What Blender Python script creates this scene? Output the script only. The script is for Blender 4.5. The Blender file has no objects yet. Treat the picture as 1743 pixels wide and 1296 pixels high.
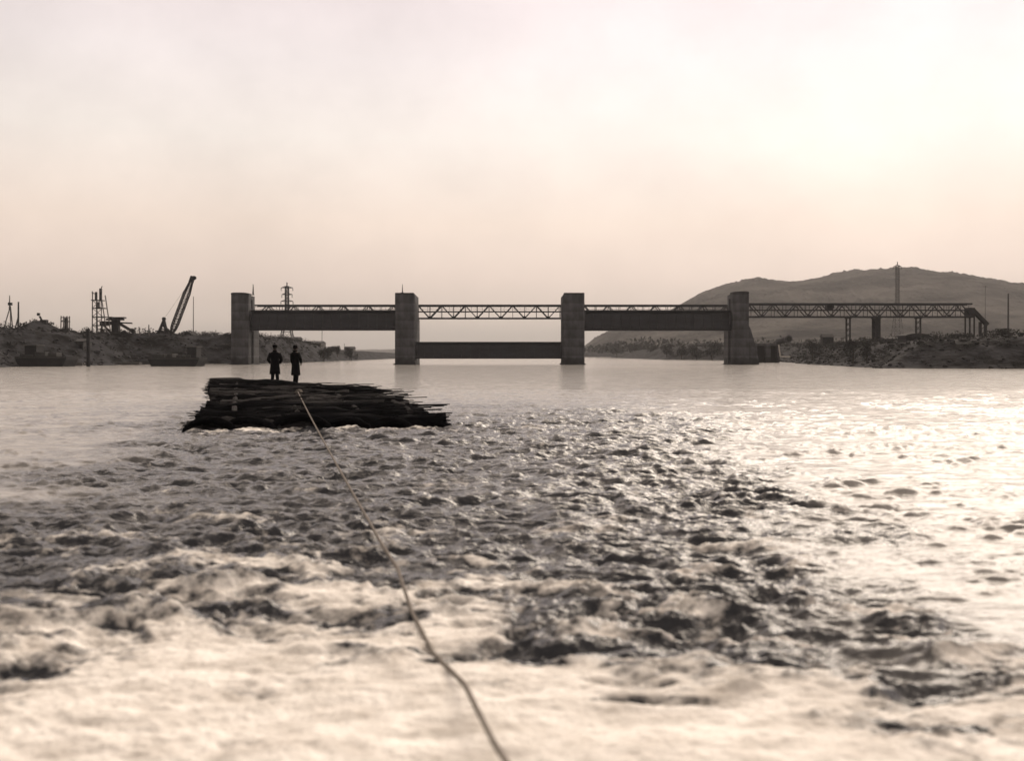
import bpy, bmesh, math, random
import numpy as np
from mathutils import Vector, Matrix
random.seed(7); RNG = np.random.default_rng(11)
S = bpy.context.scene
R = math.radians
# ------------------------------------------------------------------ camera
F, HZ, H = 1700.0, 604.0, 2.1          # focal length and horizon in photo pixels, eye height in metres
cam_d = bpy.data.cameras.new('camera'); cam = bpy.data.objects.new('camera', cam_d)
S.collection.objects.link(cam); S.camera = cam
cam.location = (0, 0, H); cam.rotation_euler = (R(90), 0, 0)
cam_d.sensor_width = 36; cam_d.lens = 36*F/1743
cam_d.shift_y = -(648-HZ)/1743; cam_d.clip_start = .05; cam_d.clip_end = 20000
cam_d.dof.use_dof = True; cam_d.dof.focus_distance = 60; cam_d.dof.aperture_fstop = 1.0
# ------------------------------------------------------------------ world
SUN_EL, SUN_AZ = 30.0, 30.0            # azimuth to the right of the view axis (+Y)
W = bpy.data.worlds.new('World'); S.world = W; W.use_nodes = True
nt = W.node_tree; nt.nodes.clear(); N = nt.nodes.new; LK = nt.links.new
def val(node, k, v): node.inputs[k].default_value = v
out = N('ShaderNodeOutputWorld'); bg = N('ShaderNodeBackground'); LK(bg.outputs[0], out.inputs[0]); val(bg, 1, .1)
sky = N('ShaderNodeTexSky'); sky.sky_type = 'NISHITA'; sky.sun_disc = False
sky.sun_elevation = R(SUN_EL); sky.sun_rotation = R(SUN_AZ); sky.dust_density = 5; sky.air_density = 1.5
bw = N('ShaderNodeRGBToBW'); LK(sky.outputs[0], bw.inputs[0])
pw = N('ShaderNodeMath'); pw.operation = 'POWER'; LK(bw.outputs[0], pw.inputs[0]); val(pw, 1, .12)
tc = N('ShaderNodeTexCoord'); sx = N('ShaderNodeSeparateXYZ'); LK(tc.outputs['Generated'], sx.inputs[0])
ramp = N('ShaderNodeValToRGB'); LK(sx.outputs[2], ramp.inputs[0])
cr = ramp.color_ramp
stops = [(0.0, (.40, .35, .29)), (.022, (.49, .42, .35)), (.036, (.75, .615, .51)), (.075, (.92, .74, .63)), (.13, (.98, .81, .69)),
         (.21, (1.0, .91, .84)), (.28, (.97, .88, .86)), (.36, (.87, .76, .77)), (.6, (1.0, .83, .69)), (1, (1.0, .80, .65))]
while len(cr.elements) < len(stops): cr.elements.new(.5)
for e, (p, c) in zip(cr.elements, stops): e.position = p
for e, (p, c) in zip(cr.elements, stops): e.color = (*c, 1)
# thin cloud mottling
mp = N('ShaderNodeMapping'); LK(tc.outputs['Generated'], mp.inputs[0]); val(mp, 'Scale', (3, 3, 4))
nz = N('ShaderNodeTexNoise'); LK(mp.outputs[0], nz.inputs[0]); val(nz, 'Scale', 1.5); val(nz, 'Detail', 7); val(nz, 'Roughness', .6)
mr = N('ShaderNodeMapRange'); LK(nz.outputs[0], mr.inputs[0]); val(mr, 1, .3); val(mr, 2, .7); val(mr, 3, .89); val(mr, 4, 1.07)
# brighter towards the veiled sun, dimmer behind the camera
dot = N('ShaderNodeVectorMath'); dot.operation = 'DOT_PRODUCT'; LK(tc.outputs['Generated'], dot.inputs[0])
dot.inputs[1].default_value = (math.sin(R(SUN_AZ)), math.cos(R(SUN_AZ)), 0)
mz = N('ShaderNodeMapRange'); LK(dot.outputs['Value'], mz.inputs[0]); val(mz, 1, -.6); val(mz, 2, .55); val(mz, 3, .38); val(mz, 4, 1.0)
def mul(a, b):
    m = N('ShaderNodeMath'); m.operation = 'MULTIPLY'; LK(a, m.inputs[0])
    if isinstance(b, float): m.inputs[1].default_value = b
    else: LK(b, m.inputs[1])
    return m.outputs[0]
SKY_GAIN = 8.3
zr_ = N('ShaderNodeValToRGB'); LK(sx.outputs[2], zr_.inputs[0])        # the veiled sun lights a broad band above the frame
zs_ = [(0, .385), (.335, .385), (.46, .95), (.66, .95), (.86, .42), (1, .36)]
while len(zr_.color_ramp.elements) < len(zs_): zr_.color_ramp.elements.new(.5)
for e_, (p_, c_) in zip(zr_.color_ramp.elements, zs_): e_.position = p_
for e_, (p_, c_) in zip(zr_.color_ramp.elements, zs_): e_.color = (c_, c_, c_, 1)
zen = N('ShaderNodeMath'); zen.operation = 'MULTIPLY'; LK(zr_.outputs[0], zen.inputs[0]); val(zen, 1, 1/.385)
fac = mul(mul(mul(mul(pw.outputs[0], mr.outputs[0]), mz.outputs[0]), zen.outputs[0]), SKY_GAIN)
vm = N('ShaderNodeVectorMath'); vm.operation = 'SCALE'; LK(ramp.outputs[0], vm.inputs[0]); LK(fac, vm.inputs['Scale'])
LK(vm.outputs[0], bg.inputs[0])
# ------------------------------------------------------------------ sun
sd = bpy.data.lights.new('sun', 'SUN'); so = bpy.data.objects.new('sun', sd); S.collection.objects.link(so)
sd.energy = 2.0; sd.angle = R(40); sd.color = (1, .86, .70)
sv = Vector((math.sin(R(SUN_AZ))*math.cos(R(SUN_EL)), math.cos(R(SUN_AZ))*math.cos(R(SUN_EL)), math.sin(R(SUN_EL))))
so.rotation_euler = sv.to_track_quat('Z', 'Y').to_euler()
S.view_settings.view_transform = 'Standard'; S.view_settings.look = 'None'
S.view_settings.exposure = 0; S.view_settings.gamma = 1
S.render.engine = 'CYCLES'
# ------------------------------------------------------------------ helpers
def P(px, py, D): return Vector(((px-871.5)/F*D, D, H-(py-HZ)/F*D))
def X(px, D): return (px-871.5)/F*D
def Z(py, D): return H-(py-HZ)/F*D
def mat(name, col, rough=.85, var=.35, scale=1.0, bump=.3, spec=.3, metal=0, stretch=(1, 1, 1), dist=.05, sharp=.2):
    m = bpy.data.materials.new(name); m.use_nodes = True; t = m.node_tree; b = t.nodes['Principled BSDF']
    b.inputs['Roughness'].default_value = rough; b.inputs['Specular IOR Level'].default_value = spec; b.inputs['Metallic'].default_value = metal
    c = t.nodes.new('ShaderNodeTexCoord'); mpn = t.nodes.new('ShaderNodeMapping'); t.links.new(c.outputs['Object'], mpn.inputs[0])
    mpn.inputs['Scale'].default_value = stretch
    n = t.nodes.new('ShaderNodeTexNoise'); t.links.new(mpn.outputs[0], n.inputs[0]); n.inputs['Scale'].default_value = scale
    n.inputs['Detail'].default_value = 8; n.inputs['Roughness'].default_value = .65
    r = t.nodes.new('ShaderNodeValToRGB'); t.links.new(n.outputs[0], r.inputs[0])
    e = r.color_ramp.elements; e[0].position = .5-sharp; e[1].position = .5+sharp
    e[0].color = (*[x*(1-var) for x in col], 1); e[1].color = (*[min(.9, x*(1+var)) for x in col], 1)
    t.links.new(r.outputs[0], b.inputs['Base Color'])
    if bump:
        n2 = t.nodes.new('ShaderNodeTexNoise'); t.links.new(mpn.outputs[0], n2.inputs[0]); n2.inputs['Scale'].default_value = scale*4
        n2.inputs['Detail'].default_value = 5
        bp = t.nodes.new('ShaderNodeBump'); bp.inputs['Strength'].default_value = bump; bp.inputs['Distance'].default_value = dist
        t.links.new(n2.outputs[0], bp.inputs['Height']); t.links.new(bp.outputs[0], b.inputs['Normal'])
    return m
M = dict(
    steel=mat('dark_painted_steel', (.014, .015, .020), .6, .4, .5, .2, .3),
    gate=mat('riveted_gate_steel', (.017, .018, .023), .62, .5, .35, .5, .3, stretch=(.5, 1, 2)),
    iron=mat('rusty_iron', (.016, .016, .018), .8, .5, 1.5),
    timber=mat('weathered_timber', (.04, .04, .04), .9, .4, 1, .4, stretch=(1, 1, .3)),
    palet=mat('grey_timber', (.085, .082, .08), .9, .3, 1),
    brush=mat('wet_brushwood', (.0045, .0048, .006), .9, .9, 3, .9, .03, stretch=(.4, 4, 4)),
    brush2=mat('wet_grey_brushwood', (.036, .035, .036), .9, .9, 3, .9, .04, stretch=(.4, 4, 4)),
    rope=mat('hemp_rope', (.20, .18, .16), .9, .3, 20, .6),
    coat=mat('dark_wool', (.005, .0053, .0065), .95, .3, 6, .3, .05),
    cloth=mat('black_cloth', (.004, .0043, .0055), .95, .2, 6, .2, .05),
    skin=mat('skin', (.09, .065, .055), .6, .1, 10, 0),
    hair=mat('hair', (.02, .015, .012), .8, .2, 30, 0),
    leather=mat('boot_leather', (.01, .01, .01), .6, .2, 10, 0),
    leaf=mat('scrub_leaf', (.017, .018, .018), .9, .5, .3, 0, .1),
    bark=mat('bark', (.04, .036, .032), .95, .3, 3),
    roof=mat('tarred_roof', (.03, .03, .032), .9, .3, 1),
    wall=mat('rendered_wall', (.075, .07, .065), .9, .25, .6),
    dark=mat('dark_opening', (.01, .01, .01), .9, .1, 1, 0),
    white=mat('whitewashed_timber', (.5, .47, .43), .8, .2, 2),
    hull=mat('tarred_hull', (.012, .012, .014), .8, .5, .8, .3),
)
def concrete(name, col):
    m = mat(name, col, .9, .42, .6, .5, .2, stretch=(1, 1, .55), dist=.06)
    t = m.node_tree; b = t.nodes['Principled BSDF']
    c = t.nodes.new('ShaderNodeTexCoord')
    # pour lifts: faint horizontal courses, and drip stains
    w = t.nodes.new('ShaderNodeTexWave'); w.wave_type = 'BANDS'; w.bands_direction = 'Z'; w.wave_profile = 'SAW'
    w.inputs['Scale'].default_value = .17; w.inputs['Distortion'].default_value = .25; w.inputs['Detail Scale'].default_value = 3
    t.links.new(c.outputs['Object'], w.inputs[0])
    mp_ = t.nodes.new('ShaderNodeMapping'); mp_.inputs['Scale'].default_value = (3, 3, .12); t.links.new(c.outputs['Object'], mp_.inputs[0])
    n = t.nodes.new('ShaderNodeTexNoise'); n.inputs['Scale'].default_value = .7; n.inputs['Detail'].default_value = 6; t.links.new(mp_.outputs[0], n.inputs[0])
    a = t.nodes.new('ShaderNodeMapRange'); t.links.new(w.outputs[0], a.inputs[0]); a.inputs[3].default_value = .74; a.inputs[4].default_value = 1.12
    s = t.nodes.new('ShaderNodeMapRange'); t.links.new(n.outputs[0], s.inputs[0]); s.inputs[1].default_value = .35; s.inputs[2].default_value = .65; s.inputs[3].default_value = .86; s.inputs[4].default_value = 1.08
    mm = t.nodes.new('ShaderNodeMath'); mm.operation = 'MULTIPLY'; t.links.new(a.outputs[0], mm.inputs[0]); t.links.new(s.outputs[0], mm.inputs[1])
    v = t.nodes.new('ShaderNodeVectorMath'); v.operation = 'SCALE'
    old = b.inputs['Base Color'].links[0].from_socket
    t.links.new(old, v.inputs[0]); t.links.new(mm.outputs[0], v.inputs['Scale']); t.links.new(v.outputs[0], b.inputs['Base Color'])
    return m
def tide(m):          # wet algae band above the water line
    t = m.node_tree; b = t.nodes['Principled BSDF']; g = t.nodes.new('ShaderNodeNewGeometry'); sp = t.nodes.new('ShaderNodeSeparateXYZ'); t.links.new(g.outputs['Position'], sp.inputs[0])
    n = t.nodes.new('ShaderNodeTexNoise'); n.inputs['Scale'].default_value = .8; t.links.new(g.outputs['Position'], n.inputs[0])
    ad = t.nodes.new('ShaderNodeMath'); ad.operation = 'MULTIPLY_ADD'; t.links.new(n.outputs[0], ad.inputs[0]); ad.inputs[1].default_value = -1.6; t.links.new(sp.outputs[2], ad.inputs[2])
    r = t.nodes.new('ShaderNodeMapRange'); t.links.new(ad.outputs[0], r.inputs[0]); r.inputs[1].default_value = .5; r.inputs[2].default_value = .9; r.inputs[3].default_value = .55; r.inputs[4].default_value = 1
    v = t.nodes.new('ShaderNodeVectorMath'); v.operation = 'SCALE'; t.links.new(b.inputs['Base Color'].links[0].from_socket, v.inputs[0]); t.links.new(r.outputs[0], v.inputs['Scale']); t.links.new(v.outputs[0], b.inputs['Base Color'])
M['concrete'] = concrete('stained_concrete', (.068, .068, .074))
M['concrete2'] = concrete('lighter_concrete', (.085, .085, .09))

tide(M['concrete']); tide(M['concrete2'])

def setp(o, label=None, cat=None, group=None, kind=None):
    if label: o['label'] = label
    if cat: o['category'] = cat
    if group: o['group'] = group
    if kind: o['kind'] = kind
    return o
def empty(name, loc, label, cat, group=None, rz=0):
    o = bpy.data.objects.new(name, None); S.collection.objects.link(o); o.location = loc; o.rotation_euler.z = rz
    o.empty_display_size = .1
    return setp(o, label, cat, group)
class MB:
    """collects shapes in world coordinates; build() links them as one mesh, with its origin at `org`"""
    def __init__(s): s.b = bmesh.new()
    def box(s, x0, x1, y0, y1, z0, z1, bev=0, mtx=None):
        r = bmesh.ops.create_cube(s.b, size=1); vs = r['verts']
        for v in vs:
            v.co = Vector(((x0+x1)/2+v.co.x*(x1-x0), (y0+y1)/2+v.co.y*(y1-y0), (z0+z1)/2+v.co.z*(z1-z0)))
        if bev:
            es = list({e for v in vs for e in v.link_edges})
            rr = bmesh.ops.bevel(s.b, geom=es, offset=bev, segments=2, affect='EDGES', profile=.6)
        return s
    def beam(s, p, q, w, h=None, jit=0):
        p = Vector(p); q = Vector(q); h = h or w; d = q-p; L = d.length
        if L < 1e-6: return s
        m = Matrix.Translation((p+q)/2) @ d.to_track_quat('Z', 'Y').to_matrix().to_4x4()
        r = bmesh.ops.create_cube(s.b, size=1)
        for v in r['verts']: v.co = m @ Vector((v.co.x*w, v.co.y*h, v.co.z*L))
        return s
    def tube(s, pts, rad, n=8, cap=True, lump=0):
        pts = [Vector(p) for p in pts]
        if not isinstance(rad, (list, tuple)): rad = [rad]*len(pts)
        rings = []
        for i, p in enumerate(pts):
            d = (pts[min(i+1, len(pts)-1)]-pts[max(i-1, 0)]).normalized()
            up = Vector((0, 0, 1)) if abs(d.z) < .9 else Vector((1, 0, 0))
            a = d.cross(up).normalized(); b = a.cross(d)
            ring = []
            for k in range(n):
                th = 2*math.pi*k/n; rr = rad[i]*(1+random.uniform(-lump, lump))
                ring.append(s.b.verts.new(p+a*math.cos(th)*rr+b*math.sin(th)*rr))
            rings.append(ring)
        for r0, r1 in zip(rings, rings[1:]):
            for k in range(n): s.b.faces.new((r0[k], r0[(k+1) % n], r1[(k+1) % n], r1[k]))
        if cap:
            s.b.faces.new(rings[0][::-1]); s.b.faces.new(rings[-1])
        return s
    def loft(s, rings, cap=True):     # rings: list of (center, rx, ry) ellipses, horizontal
        n = 16; prev = None
        for (c, rx, ry) in rings:
            ring = [s.b.verts.new((c[0]+rx*math.cos(2*math.pi*k/n), c[1]+ry*math.sin(2*math.pi*k/n), c[2])) for k in range(n)]
            if prev:
                for k in range(n): s.b.faces.new((prev[k], prev[(k+1) % n], ring[(k+1) % n], ring[k]))
            elif cap: s.b.faces.new(ring[::-1])
            prev = ring
        if cap: s.b.faces.new(prev)
        return s
    def prism(s, poly, y0, y1):       # polygon in x,z extruded along y
        a = [s.b.verts.new((x, y0, z)) for x, z in poly]; b = [s.b.verts.new((x, y1, z)) for x, z in poly]; n = len(poly)
        s.b.faces.new(a); s.b.faces.new(b[::-1])
        for k in range(n): s.b.faces.new((a[k], b[k], b[(k+1) % n], a[(k+1) % n]))
        return s
    def blob(s, c, r, sub=2, amp=.25, sc=(1, 1, 1)):
        rr = bmesh.ops.create_icosphere(s.b, subdivisions=sub, radius=1)
        for v in rr['verts']:
            k = r*(1+random.uniform(-amp, amp))
            v.co = Vector(c)+Vector((v.co.x*k*sc[0], v.co.y*k*sc[1], v.co.z*k*sc[2]))
        return s
    def build(s, name, m, parent=None, smooth=False):
        bmesh.ops.recalc_face_normals(s.b, faces=s.b.faces)
        me = bpy.data.meshes.new(name)
        org = Vector((0, 0, 0))
        if parent is None:
            vs = [v.co for v in s.b.verts]; org = Vector((sum(v.x for v in vs)/len(vs), sum(v.y for v in vs)/len(vs), min(v.z for v in vs)))
            bmesh.ops.translate(s.b, verts=s.b.verts, vec=-org)
        else:
            inv = parent_matrix(parent).inverted()
            bmesh.ops.transform(s.b, matrix=inv, verts=s.b.verts)
        s.b.to_mesh(me); s.b.free(); me.materials.append(m)
        if smooth:
            for p in me.polygons: p.use_smooth = True
        o = bpy.data.objects.new(name, me); S.collection.objects.link(o)
        if parent is None: o.location = org
        else: o.parent = parent
        return o
def parent_matrix(o):
    m = Matrix.LocRotScale(o.location, o.rotation_euler, o.scale)
    return parent_matrix(o.parent) @ m if o.parent else m

# ------------------------------------------------------------------ numpy noise
TAB = RNG.random((8, 256, 256))
def vn(x, y, k=0):
    xi = np.floor(x).astype(np.int64); yi = np.floor(y).astype(np.int64); fx = x-xi; fy = y-yi
    u = fx*fx*fx*(fx*(fx*6-15)+10); v = fy*fy*fy*(fy*(fy*6-15)+10); t = TAB[k % 8]
    a = t[xi & 255, yi & 255]; b = t[(xi+1) & 255, yi & 255]; c = t[xi & 255, (yi+1) & 255]; d = t[(xi+1) & 255, (yi+1) & 255]
    return (a*(1-u)+b*u)*(1-v)+(c*(1-u)+d*u)*v
def fbm(x, y, oct=4, k=0, gain=.5, ridge=False):
    s = 0; a = 1; tot = 0; ca, sa = math.cos(.6), math.sin(.6)
    for i in range(oct):
        n = vn(x+17.3*i, y-9.1*i, k+i)
        if ridge: n = 1-abs(2*n-1)
        s = s+a*n; tot += a; a *= gain; x, y = (x*ca-y*sa)*2.03, (x*sa+y*ca)*2.03
    return s/tot
def sst(a, b, x):
    t = np.clip((x-a)/(b-a), 0, 1); return t*t*(3-2*t)
def grid_mesh(name, xs, ys, zz, m, attr=None):
    ny, nx = xs.shape; co = np.stack([xs, ys, zz], -1).reshape(-1, 3).astype(np.float32)
    me = bpy.data.meshes.new(name); me.vertices.add(nx*ny); me.vertices.foreach_set('co', co.ravel())
    i = (np.arange(ny-1)[:, None]*nx+np.arange(nx-1)[None, :]).ravel()
    q = np.stack([i, i+1, i+nx+1, i+nx], -1).astype(np.int32)
    me.loops.add(q.size); me.loops.foreach_set('vertex_index', q.ravel())
    me.polygons.add(len(q)); me.polygons.foreach_set('loop_start', np.arange(0, q.size, 4, dtype=np.int32))
    me.polygons.foreach_set('use_smooth', np.ones(len(q), dtype=bool))
    me.update(calc_edges=True)
    for an, av in (attr or {}).items():
        at = me.attributes.new(an, 'FLOAT', 'POINT'); at.data.foreach_set('value', av.ravel().astype(np.float32))
    me.materials.append(m)
    o = bpy.data.objects.new(name, me); S.collection.objects.link(o); return o

# ------------------------------------------------------------------ ground: both river banks in one sheet
RIVER = [(-400, -60), (-130, -60), (-104, 60), (-76, 128), (-73, 139), (-86, 168), (-87, 182), (-80, 194), (-78, 210), (-67, 222), (-58, 224), (-56, 264), (-57.5, 325),
         (-60, 510), (-70, 640), (-60, 820), (20, 900), (140, 860), (72, 740), (66, 640), (62, 520), (62, 415), (76, 372), (82, 325), (76, 280), (67, 232), (63, 205),
         (60, 178), (56, 153), (80, 147), (100, 100), (130, -60), (400, -60), (400, -200), (-400, -200)]
def river_sd(x, y):      # positive on land, negative in the river
    p = np.array(RIVER, float); q = np.roll(p, -1, 0); d = np.full(x.shape, 1e9); ins = np.zeros(x.shape, bool)
    for (ax, ay), (bx, by) in zip(p, q):
        dx, dy = bx-ax, by-ay; t = np.clip(((x-ax)*dx+(y-ay)*dy)/(dx*dx+dy*dy), 0, 1)
        d = np.minimum(d, np.hypot(x-ax-t*dx, y-ay-t*dy))
        c = ((ay > y) != (by > y)); ins ^= c & (x < (bx-ax)*(y-ay)/((by-ay) if by != ay else 1e-9)+ax)
    return np.where(ins, -d, d)
def land_z(x, y):
    x = np.asarray(x, float); y = np.asarray(y, float)
    sd_ = river_sd(x, y) + (fbm(x/6, y/6, 4, 2)-.5)*3.0
    left = x < 0
    topL = np.interp(y, [0, 140, 170, 220, 250, 300, 345, 420, 560, 900], [6, 6.8, 6.6, 6.75, 6.7, 6.1, 4.4, 3.6, 3.3, 3])
    topR = np.interp(y, [0, 150, 180, 215, 240, 330, 420, 560, 900], [4.5, 4.5, 4.6, 4.9, 4.2, 4.8, 5.2, 4.8, 4.5])+.6*sst(68, 90, x)*(y < 200)
    top = np.where(left, topL, topR); wdt = np.where(left, np.where(y > 232, 7.0, 11.0), 11.0)
    t = np.clip(sd_/wdt, 0, 1)
    z = top*(.25*t+.75*t*t*(3-2*t)) + (t > 0)*np.minimum(t*4, 1)*((fbm(x/3, y/3, 4, 4)-.5)*.7*np.where(t < 1, 1, .5)+(fbm(x/14, y/14, 3, 5)-.5)*.5)
    # spoil heaps
    for px, D, h, r in ((68, 205, 1.9, 3.4), (56, 207, 1.0, 3.4), (15, 190, .6, 5)):
        z = z + h*np.exp(-(((x-X(px, D))/r)**2+((y-D)/(r*1.4))**2))*(t > .3)
    zr = np.maximum(-2.5, sd_*.35)
    return np.where(sd_ > 0, z, zr)
def back(px, D, clear=12.5):
    """walks away from the camera along the ground until a spot lies well inland"""
    D = float(D)
    while D < 420 and float(river_sd(np.array([X(px, D)]), np.array([D]))[0]) < clear: D += 1.5
    return D
def axis(parts):
    r = []
    for a, b, st in parts: r.extend(np.arange(a, b, st))
    return np.array(r)
gx = axis([(-3000, -400, 130), (-400, -150, 12), (-150, -45, 1.0), (-45, 45, 6), (45, 150, 1.0), (150, 400, 12), (400, 3100, 130)])
gy = axis([(-300, 90, 30), (90, 300, 1.0), (300, 440, 2.5), (440, 900, 10), (900, 7000, 300)])
GX, GY = np.meshgrid(gx, gy)
m_ground = mat('dark_river_earth', (.018, .0185, .021), .95, .92, .22, .9, .1, dist=.4, sharp=.10, stretch=(1, 1, 2.5))
ground = grid_mesh('ground', GX, GY, land_z(GX, GY), m_ground); setp(ground, 'dark rubble and earth river banks', 'ground', kind='structure')

# ------------------------------------------------------------------ hills
def hill(name, prof, Dr, Dn, Df, label, rough=1.0, col=(.046, .044, .040)):
    px = np.arange(prof[0][0], prof[-1][0]+1, 1.5); top = np.interp(px, [p[0] for p in prof], [p[1] for p in prof])
    tt = np.concatenate([np.linspace(0, 1, 60), np.linspace(1, 2, 14)[1:]])
    PX, TT = np.meshgrid(px, tt)
    D = np.where(TT <= 1, Dn+(Dr-Dn)*TT, Dr+(Df-Dr)*(TT-1))
    x0 = X(PX, Dr); x = x0*(.55+.45*D/Dr); ridge = Z(np.tile(top, (len(tt), 1)), Dr)
    sh = np.where(TT <= 1, .5-.5*np.cos(np.pi*TT), .5+.5*np.cos(np.pi*(TT-1)))
    z = 3+(ridge-3)*sh
    bump = (fbm(x/60, D/60, 4, 1)-.5)*16*rough*np.minimum(1, sh*1.5)*np.where(abs(TT-1) < .06, .25, 1)
    trees = (fbm(x/9, D/9, 3, 3, ridge=True)-.5)*7*rough*np.clip(sh*2, 0, 1)*np.clip(fbm(x/90, D/90, 2, 6)*3-.6, .35, 1.3)
    m = mat(name+'_woodland', col, 1, .75, .011, 1.0, 0, dist=12, sharp=.12)
    o = grid_mesh(name, x, D, z+bump*.85+trees, m); setp(o, label, 'hill', kind='structure'); return o
hill('hill', [(985, 603), (1000, 588), (1012, 578), (1030, 568), (1060, 563), (1090, 556), (1130, 535), (1165, 514), (1190, 503), (1215, 494), (1240, 488), (1262, 484), (1275, 482), (1290, 485),
              (1330, 486), (1355, 483), (1385, 478), (1400, 473), (1440, 468), (1480, 466), (1515, 463.5), (1540, 465.5), (1580, 470), (1600, 475), (1620, 482), (1670, 488), (1700, 495), (1743, 508), (1850, 530), (2100, 570)],
     1900, 760, 3000, 'rounded wooded hill beyond the right bank')
hill('low_hills', [(-900, 570), (-300, 590), (0, 590), (300, 594), (560, 597), (672, 596), (760, 590), (870, 588), (950, 590), (1100, 592), (1300, 600), (1500, 602)], 3600, 2700, 4800, 'faint low hills along the horizon', .5)

# ------------------------------------------------------------------ water
nD1, nD2 = 1150, 330
d1 = np.geomspace(2.2, 60, nD1); d2 = np.geomspace(60, 1000, nD2+1)[1:]
dd = np.concatenate([[-200, -60, -15, -3, 0.8], d1, d2]); cols = np.linspace(-1, 1, 1000)
cols = np.sign(cols)*(.75*abs(cols)+.25*abs(cols)**3)
XX = (4.2+abs(dd)[:, None]*.68)*cols[None, :]; XX[:4] = 200*cols[None, :]
YY = np.tile(dd[:, None], (1, 1000))
x, y = XX, YY
# raft corners (front = towards the camera)
FL, FR, BL, BR = Vector((-8.85, 26.9, 0)), Vector((-1.8, 28.6, 0)), Vector((-14.0, 46.2, 0)), Vector((-6.9, 46.8, 0))
wob = (fbm(x/1.7, y/2.5, 3, 1)-.5)
hw = np.where(x < 0, 3.9+.22*y, 2.7+.125*y)
e = (x+.1)/hw + wob*.75+(fbm(x/.6, y/.6, 2, 5)-.5)*.22
wake = (1-sst(.72, np.where(x < 0, 1.35, 1.15), abs(e)))*(1-sst(30, 50, y+wob*14)*.75)
near = 1-sst(7, 17, y)
# domain-warped churn
wx = x+(fbm(x/1.6, y/1.3, 3, 2)-.5)*1.3; wy = y+(fbm(x/1.6+40, y/1.1, 3, 3)-.5)*.9
mid = .3+.7*sst(7, 13, y)
chop = (fbm(wx/.78, wy/.33, 5, 0, .58)-.5)*(1-.6*mid)+(fbm(x/.55+3, y/.30, 4, 5, .55)-.5)*.75*mid
churn = fbm(wx/1.5, wy/.7, 4, 4, .55, ridge=True)-.5
fine = fbm(x/.36, y/.13, 3, 1, .55, ridge=True)-.5
swell = fbm(x/3.2, y/1.7, 3, 5)-.5
rip = fbm(x/.75, y/.22, 4, 6, .55)-.5
fade = 1-sst(22, 120, y)
patchy = sst(.3, .62, fbm(x/2.6, y/1.6, 3, 3))
amp = (.03+.20*wake*(.55+.6*patchy))*(1-sst(12, 60, y)*.35)
z = chop*amp*1.5+rip*(.03+.13*wake)+swell*(.04+.13*wake*(1-.65*mid))+fine*wake*.05*(1-sst(9, 26, y))
z = z+wake*churn*(.08+.10*near)*(1-.6*mid)*(.6+.6*patchy)
dash = np.clip(fbm(x/.42, y/.20, 3, 2, .5)-.56, 0, 1)*np.clip(fbm(x/2.2, y/1.5, 2, 4)*2.4-.5, .2, 1.2)
z = z+dash*(1-wake)*.26*(1-sst(18, 60, y)*.6)
z = z*(.12+.88*fade)
calm = .34+.8*wake*(1-sst(25, 60, y))
# foam cover
foamn = fbm(wx/.8, wy/.5, 5, 7, .6)
crest = sst(.02, .16, churn*.6+chop*.6)
cover = 1.1*sst(9.4, 6.2, y+(x+1.0)*.16*np.where(x > 0, 1, -.6)+wob*3.4)
patch = np.exp(-(((x-.85)/.85)**2+((y-7.1)/1.2)**2))
rp = sst(1.6, 2.6, x)*(y < 9.5)*.66
lp = sst(-1.8, -3.8, x)*sst(4.6, 6.6, y)*.55
cover = np.clip(cover-patch*.85-rp-lp, 0, 1.2)
lace = fbm(wx/.9, wy/.55, 5, 2, .62, ridge=True)
foam = cover*.95+(foamn-.5)*1.25+(lace-.5)*.9*sst(14, 8, y)+crest*wake*.20*(1-sst(10, 26, y))-.02
foam = foam+.22*wake*sst(14.5, 9.5, y)*crest
# foam on the outer rim of the wake, streaks further out
rim = np.exp(-((abs(e)-.93)/.10)**2)*(1-sst(9, 20, y))
foam = foam+rim*.08
# water breaking on the leading edge of the raft
tx = np.clip((x-FL.x)/(FR.x-FL.x), -.1, 1.15); yf = FL.y+(FR.y-FL.y)*tx
inx = sst(FL.x-.8, FL.x+.5, x)*(1-sst(FR.x-.2, FR.x+1.6, x))
br = inx*np.exp(-((y-yf+.55)/.85)**2)
foam = foam+br*(.22+(foamn-.5)*1.3); z = z+br*(.02+.25*np.clip(foamn-.5, 0, 1))
br2 = np.exp(-(((x-.2)/1.8)**2+((y-28.3)/1.3)**2))
foam = foam+br2*.25+.22*np.exp(-(((x+1.9)/1.3)**2+((y-8.6)/1.5)**2))
dense = sst(.55, 1.1, foam)*near
z = z*(1-.72*dense)+near*sst(.35, .75, foam)*((fbm(x/.14, y/.11, 4, 3, .6)-.5)*.035+.02)
z = np.where(y < 1, 0, z)
sdr = river_sd(XX, YY)
wm = bpy.data.materials.new('river_water'); wm.use_nodes = True; t = wm.node_tree; b = t.nodes['Principled BSDF']
def n_(tp, **k):
    n = t.nodes.new(tp)
    for a, v in k.items(): n.inputs[a].default_value = v
    return n
L = t.links.new
geo = t.nodes.new('ShaderNodeNewGeometry')
def wnoise(scale, sc, detail=4, rough=.6):
    mp_ = n_('ShaderNodeMapping', Scale=sc); L(geo.outputs['Position'], mp_.inputs[0])
    n = n_('ShaderNodeTexNoise', Scale=scale, Detail=detail, Roughness=rough); L(mp_.outputs[0], n.inputs[0]); return n.outputs[0]
def mr_(src, a, b_, c, d, cl=True):
    r = t.nodes.new('ShaderNodeMapRange'); r.clamp = cl; L(src, r.inputs[0])
    for i, v in enumerate((a, b_, c, d)): r.inputs[i+1].default_value = v
    return r.outputs[0]
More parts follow.
